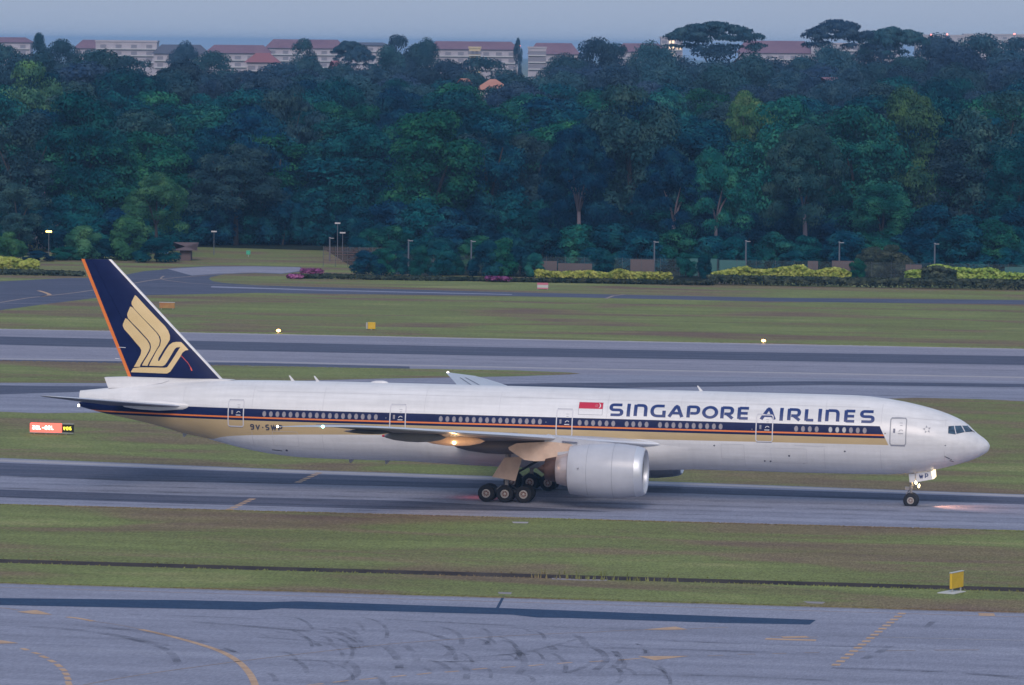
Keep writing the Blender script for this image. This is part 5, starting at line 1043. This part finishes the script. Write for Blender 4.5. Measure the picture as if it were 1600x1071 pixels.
def block(px0, px1, ptop, dist, roof, wall, label, storeys=11, rh=4.0, dep=14, lit=0, name='apartment_block', flat=False):
    pc = (px0 + px1) / 2; c = UD(pc, dist); Lx = (px1 - px0) / F_ * dist; H = height_at(pc, ptop, dist); s = empty(name, (c[0], c[1], 0), YAW, label=label, cat='building')
    wh = H - (0 if flat else rh); box_obj('wall', (0, 0, wh / 2), (Lx, dep, wh), wall, s, bevel=0); mb = MB(); e = 1.0
    if flat: box_obj('roof', (0, 0, wh + .4), (Lx + .6, dep + .6, .8), roof, s, bevel=0)
    else:
        mb.add([(-Lx / 2 - e, -dep / 2 - e, wh), (Lx / 2 + e, -dep / 2 - e, wh), (Lx / 2 + e, dep / 2 + e, wh), (-Lx / 2 - e, dep / 2 + e, wh), (-Lx / 2 + 3, 0, H), (Lx / 2 - 3, 0, H)], [(0, 1, 5, 4), (1, 2, 5), (2, 3, 4, 5), (3, 0, 4), (0, 3, 2, 1)]); mb.build('roof', roof, s)
    wm_ = None; r = random.Random(int(px0) + 5); nwin = max(3, int(Lx / 5.5)); fh = 3.0
    for f in range(3):
        z = wh - 1.9 - f * fh
        if z < 2: break
        box_obj('balcony_ledge', (0, -dep / 2 - .5, z - 1.2), (Lx * .96, 1.0, .35), M_pad, s, bevel=0)
        for i in range(nwin):
            if wm_ is None:
                q = MB(); q.box((0, 0, 0), (2.6, .12, 1.5)); wm_ = q.mesh('window', M_win)
            me_ = wm_
            if r.random() < lit:
                if 'litwin' not in PRO: q = MB(); q.box((0, 0, 0), (2.6, .14, 1.5)); PRO['litwin'] = q.mesh('window', M_wlit)
                me_ = PRO['litwin']
            link('window', me_, s, (-Lx / 2 + (i + .5) * Lx / nwin, -dep / 2 - .06, z))
    return s
block(-20, 48, 58.5, 2500, M_mauve, M_wallw, 'mauve roofed block at the left edge of the skyline', rh=2.5)
block(118, 158, 62.5, 2400, M_mauve, M_wallw, 'small mauve roofed block left of the pale flat roofed one', rh=4)
block(150, 245, 66, 2300, M_wallw, M_wallw, 'long pale flat roofed block at the upper left of the skyline', flat=True)
block(240, 322, 70, 2250, M_slate, M_wallw, 'block with a dark slate roof behind trees at upper left', rh=4)
block(322, 420, 70.5, 2250, M_mauve, M_wallw, 'mauve roofed block right of the slate roofed one', rh=3.6)
block(385, 432, 83, 1850, M_rr, M_wallw, 'house with a red roof low on the skyline left of the dark dome tree', rh=3.4, name='house')
block(415, 535, 62, 2450, M_mauve, M_wallw, 'mauve roofed block right behind the dark dome shaped skyline tree', rh=4.2)
block(512, 530, 95, 1600, M_rr, M_wallw, 'tiny red roofed house peeping between the two skyline domes', rh=3.4, name='house')
block(530, 605, 66.5, 2600, M_slate, M_wallw, 'grey hazy block between the two skyline domes', rh=1.5)
block(668, 806, 65, 2300, M_mauve, M_wallw, 'long mauve roofed pale block left of the spire shaped tree', rh=3.6, lit=.05)
block(730, 748, 76, 2240, M_wally, M_wally, 'narrow cream stair tower before the long mauve roofed block', flat=True, name='stair_tower')
block(824, 900, 67.5, 2300, M_mauve, M_wallw, 'mauve roofed block right of the spire shaped tree', rh=5)
block(822, 850, 76, 2240, M_wallw, M_wallw, 'white flat roofed building right of the spire shaped tree', flat=True)
block(960, 1035, 68, 2400, M_mauve, M_wallw, 'mauve roofed block half hidden left of the flat topped skyline tree', rh=4)
block(1028, 1062, 60, 2600, M_wallw, M_wallw, 'pale block with lit windows at the left tip of the flat topped skyline tree', flat=True, lit=.25)
block(1150, 1262, 64, 2500, M_mauve, M_wallw, 'mauve roofed block in the gap between the flat topped skyline trees', rh=6, lit=.04)
block(1262, 1400, 70, 2500, M_wallw, M_wallw, 'pale block seen through the highest flat crowned tree', flat=True)
block(1425, 1500, 56.5, 3200, M_wallw, M_wallw, 'very faint pale block on the skyline right of the flat crowned trees', flat=True)
block(1500, 1640, 55.5, 3300, M_wallw, M_wallw, 'very faint pale block on the skyline near the right edge', flat=True)
block(711, 735, 123, 1270, M_orr, M_wallw, 'small house with an orange roof behind the wood, left of the wider one', rh=2.2, dep=7, name='house')
block(744, 791, 124, 1275, M_orr, M_wallw, 'wider house with an orange roof just above the wood', rh=2.6, dep=8, name='house')
block(1287, 1298, 121, 1265, M_mauve, M_mauve, 'tiny reddish roof peeping out of the wood right of mid frame', rh=2.2, dep=5, name='house')
block(40, 62, 322, 905, M_wallw, M_wallw, 'white house glimpsed between trees at the far left', rh=1.2, dep=6, name='house')
block(60, 80, 300, 915, M_mauve, M_wallw, 'taller narrow house with a reddish roof behind the white one at far left', rh=2, dep=6, name='house')
block(64, 96, 338, 885, mat('tan_tile_roof', (.30, .22, .17), .9), M_wallw, 'low house with a tan roof at far left behind the lamp post', rh=2.0, dep=7, name='house')
block(282, 299, 379, 838, M_bsheet, M_bsheet, 'low brown shed behind the fin tip at the edge of the wood', rh=1.2, dep=4, name='shed')
for px, py, dist, lb in ((812, 72, 2200, 'red warning light on the roof beside the spire shaped tree'), (1437, 54, 3100, 'leftmost red light on the faint skyline at right'), (1455, 54.5, 3100, 'dim red light second from the left on the faint skyline'), (1480, 54, 3100, 'red light third from the left on the faint skyline'), (1585, 53.5, 3100, 'rightmost red light on the faint skyline'), (1049, 58, 2550, 'orange light at the left tip of the flat topped skyline tree')):
    p = CAM + ray(px, py) * (dist / math.hypot(*ray(px, py)[:2])); q = dist / F_
    s = empty('warning_light', (p[0], p[1], 0), label=lb, cat='light'); mb = MB(); mb.tube([(0, 0, 0), (0, 0, p[2] - q)], .25, 6); mb.build('mast', M_pole, s)
    mb = MB(); mb.rev([(-q * 1.4, .01), (-q, q), (0, q * 1.5), (q, q), (q * 1.4, .01)], 'Z', c=(0, 0, p[2]), n=10); mb.build('lamp', mat('hazy_orange_lamp', (.9, .5, .2), .5, emit=(1, .55, .3), es=2.0) if 'orange' in lb else mat('hazy_red_lamp', (.9, .2, .15), .5, emit=(1, .25, .2), es=2.5), s, smooth=True)

# ================================================================== haze
HZ = D.materials.new('haze'); HZ.use_nodes = True; t = HZ.node_tree; t.nodes.clear(); pv = t.nodes.new('ShaderNodeVolumePrincipled'); mo = t.nodes.new('ShaderNodeOutputMaterial')
pv.inputs['Color'].default_value = (.30, .60, 1.0, 1); pv.inputs['Density'].default_value = .00010; pv.inputs['Anisotropy'].default_value = 0; t.links.new(pv.outputs[0], mo.inputs['Volume'])
mb = MB(); mb.box((0, 6010, 21.3), (14200, 13200, 46.6)); mb.build('haze', HZ, kind='stuff')
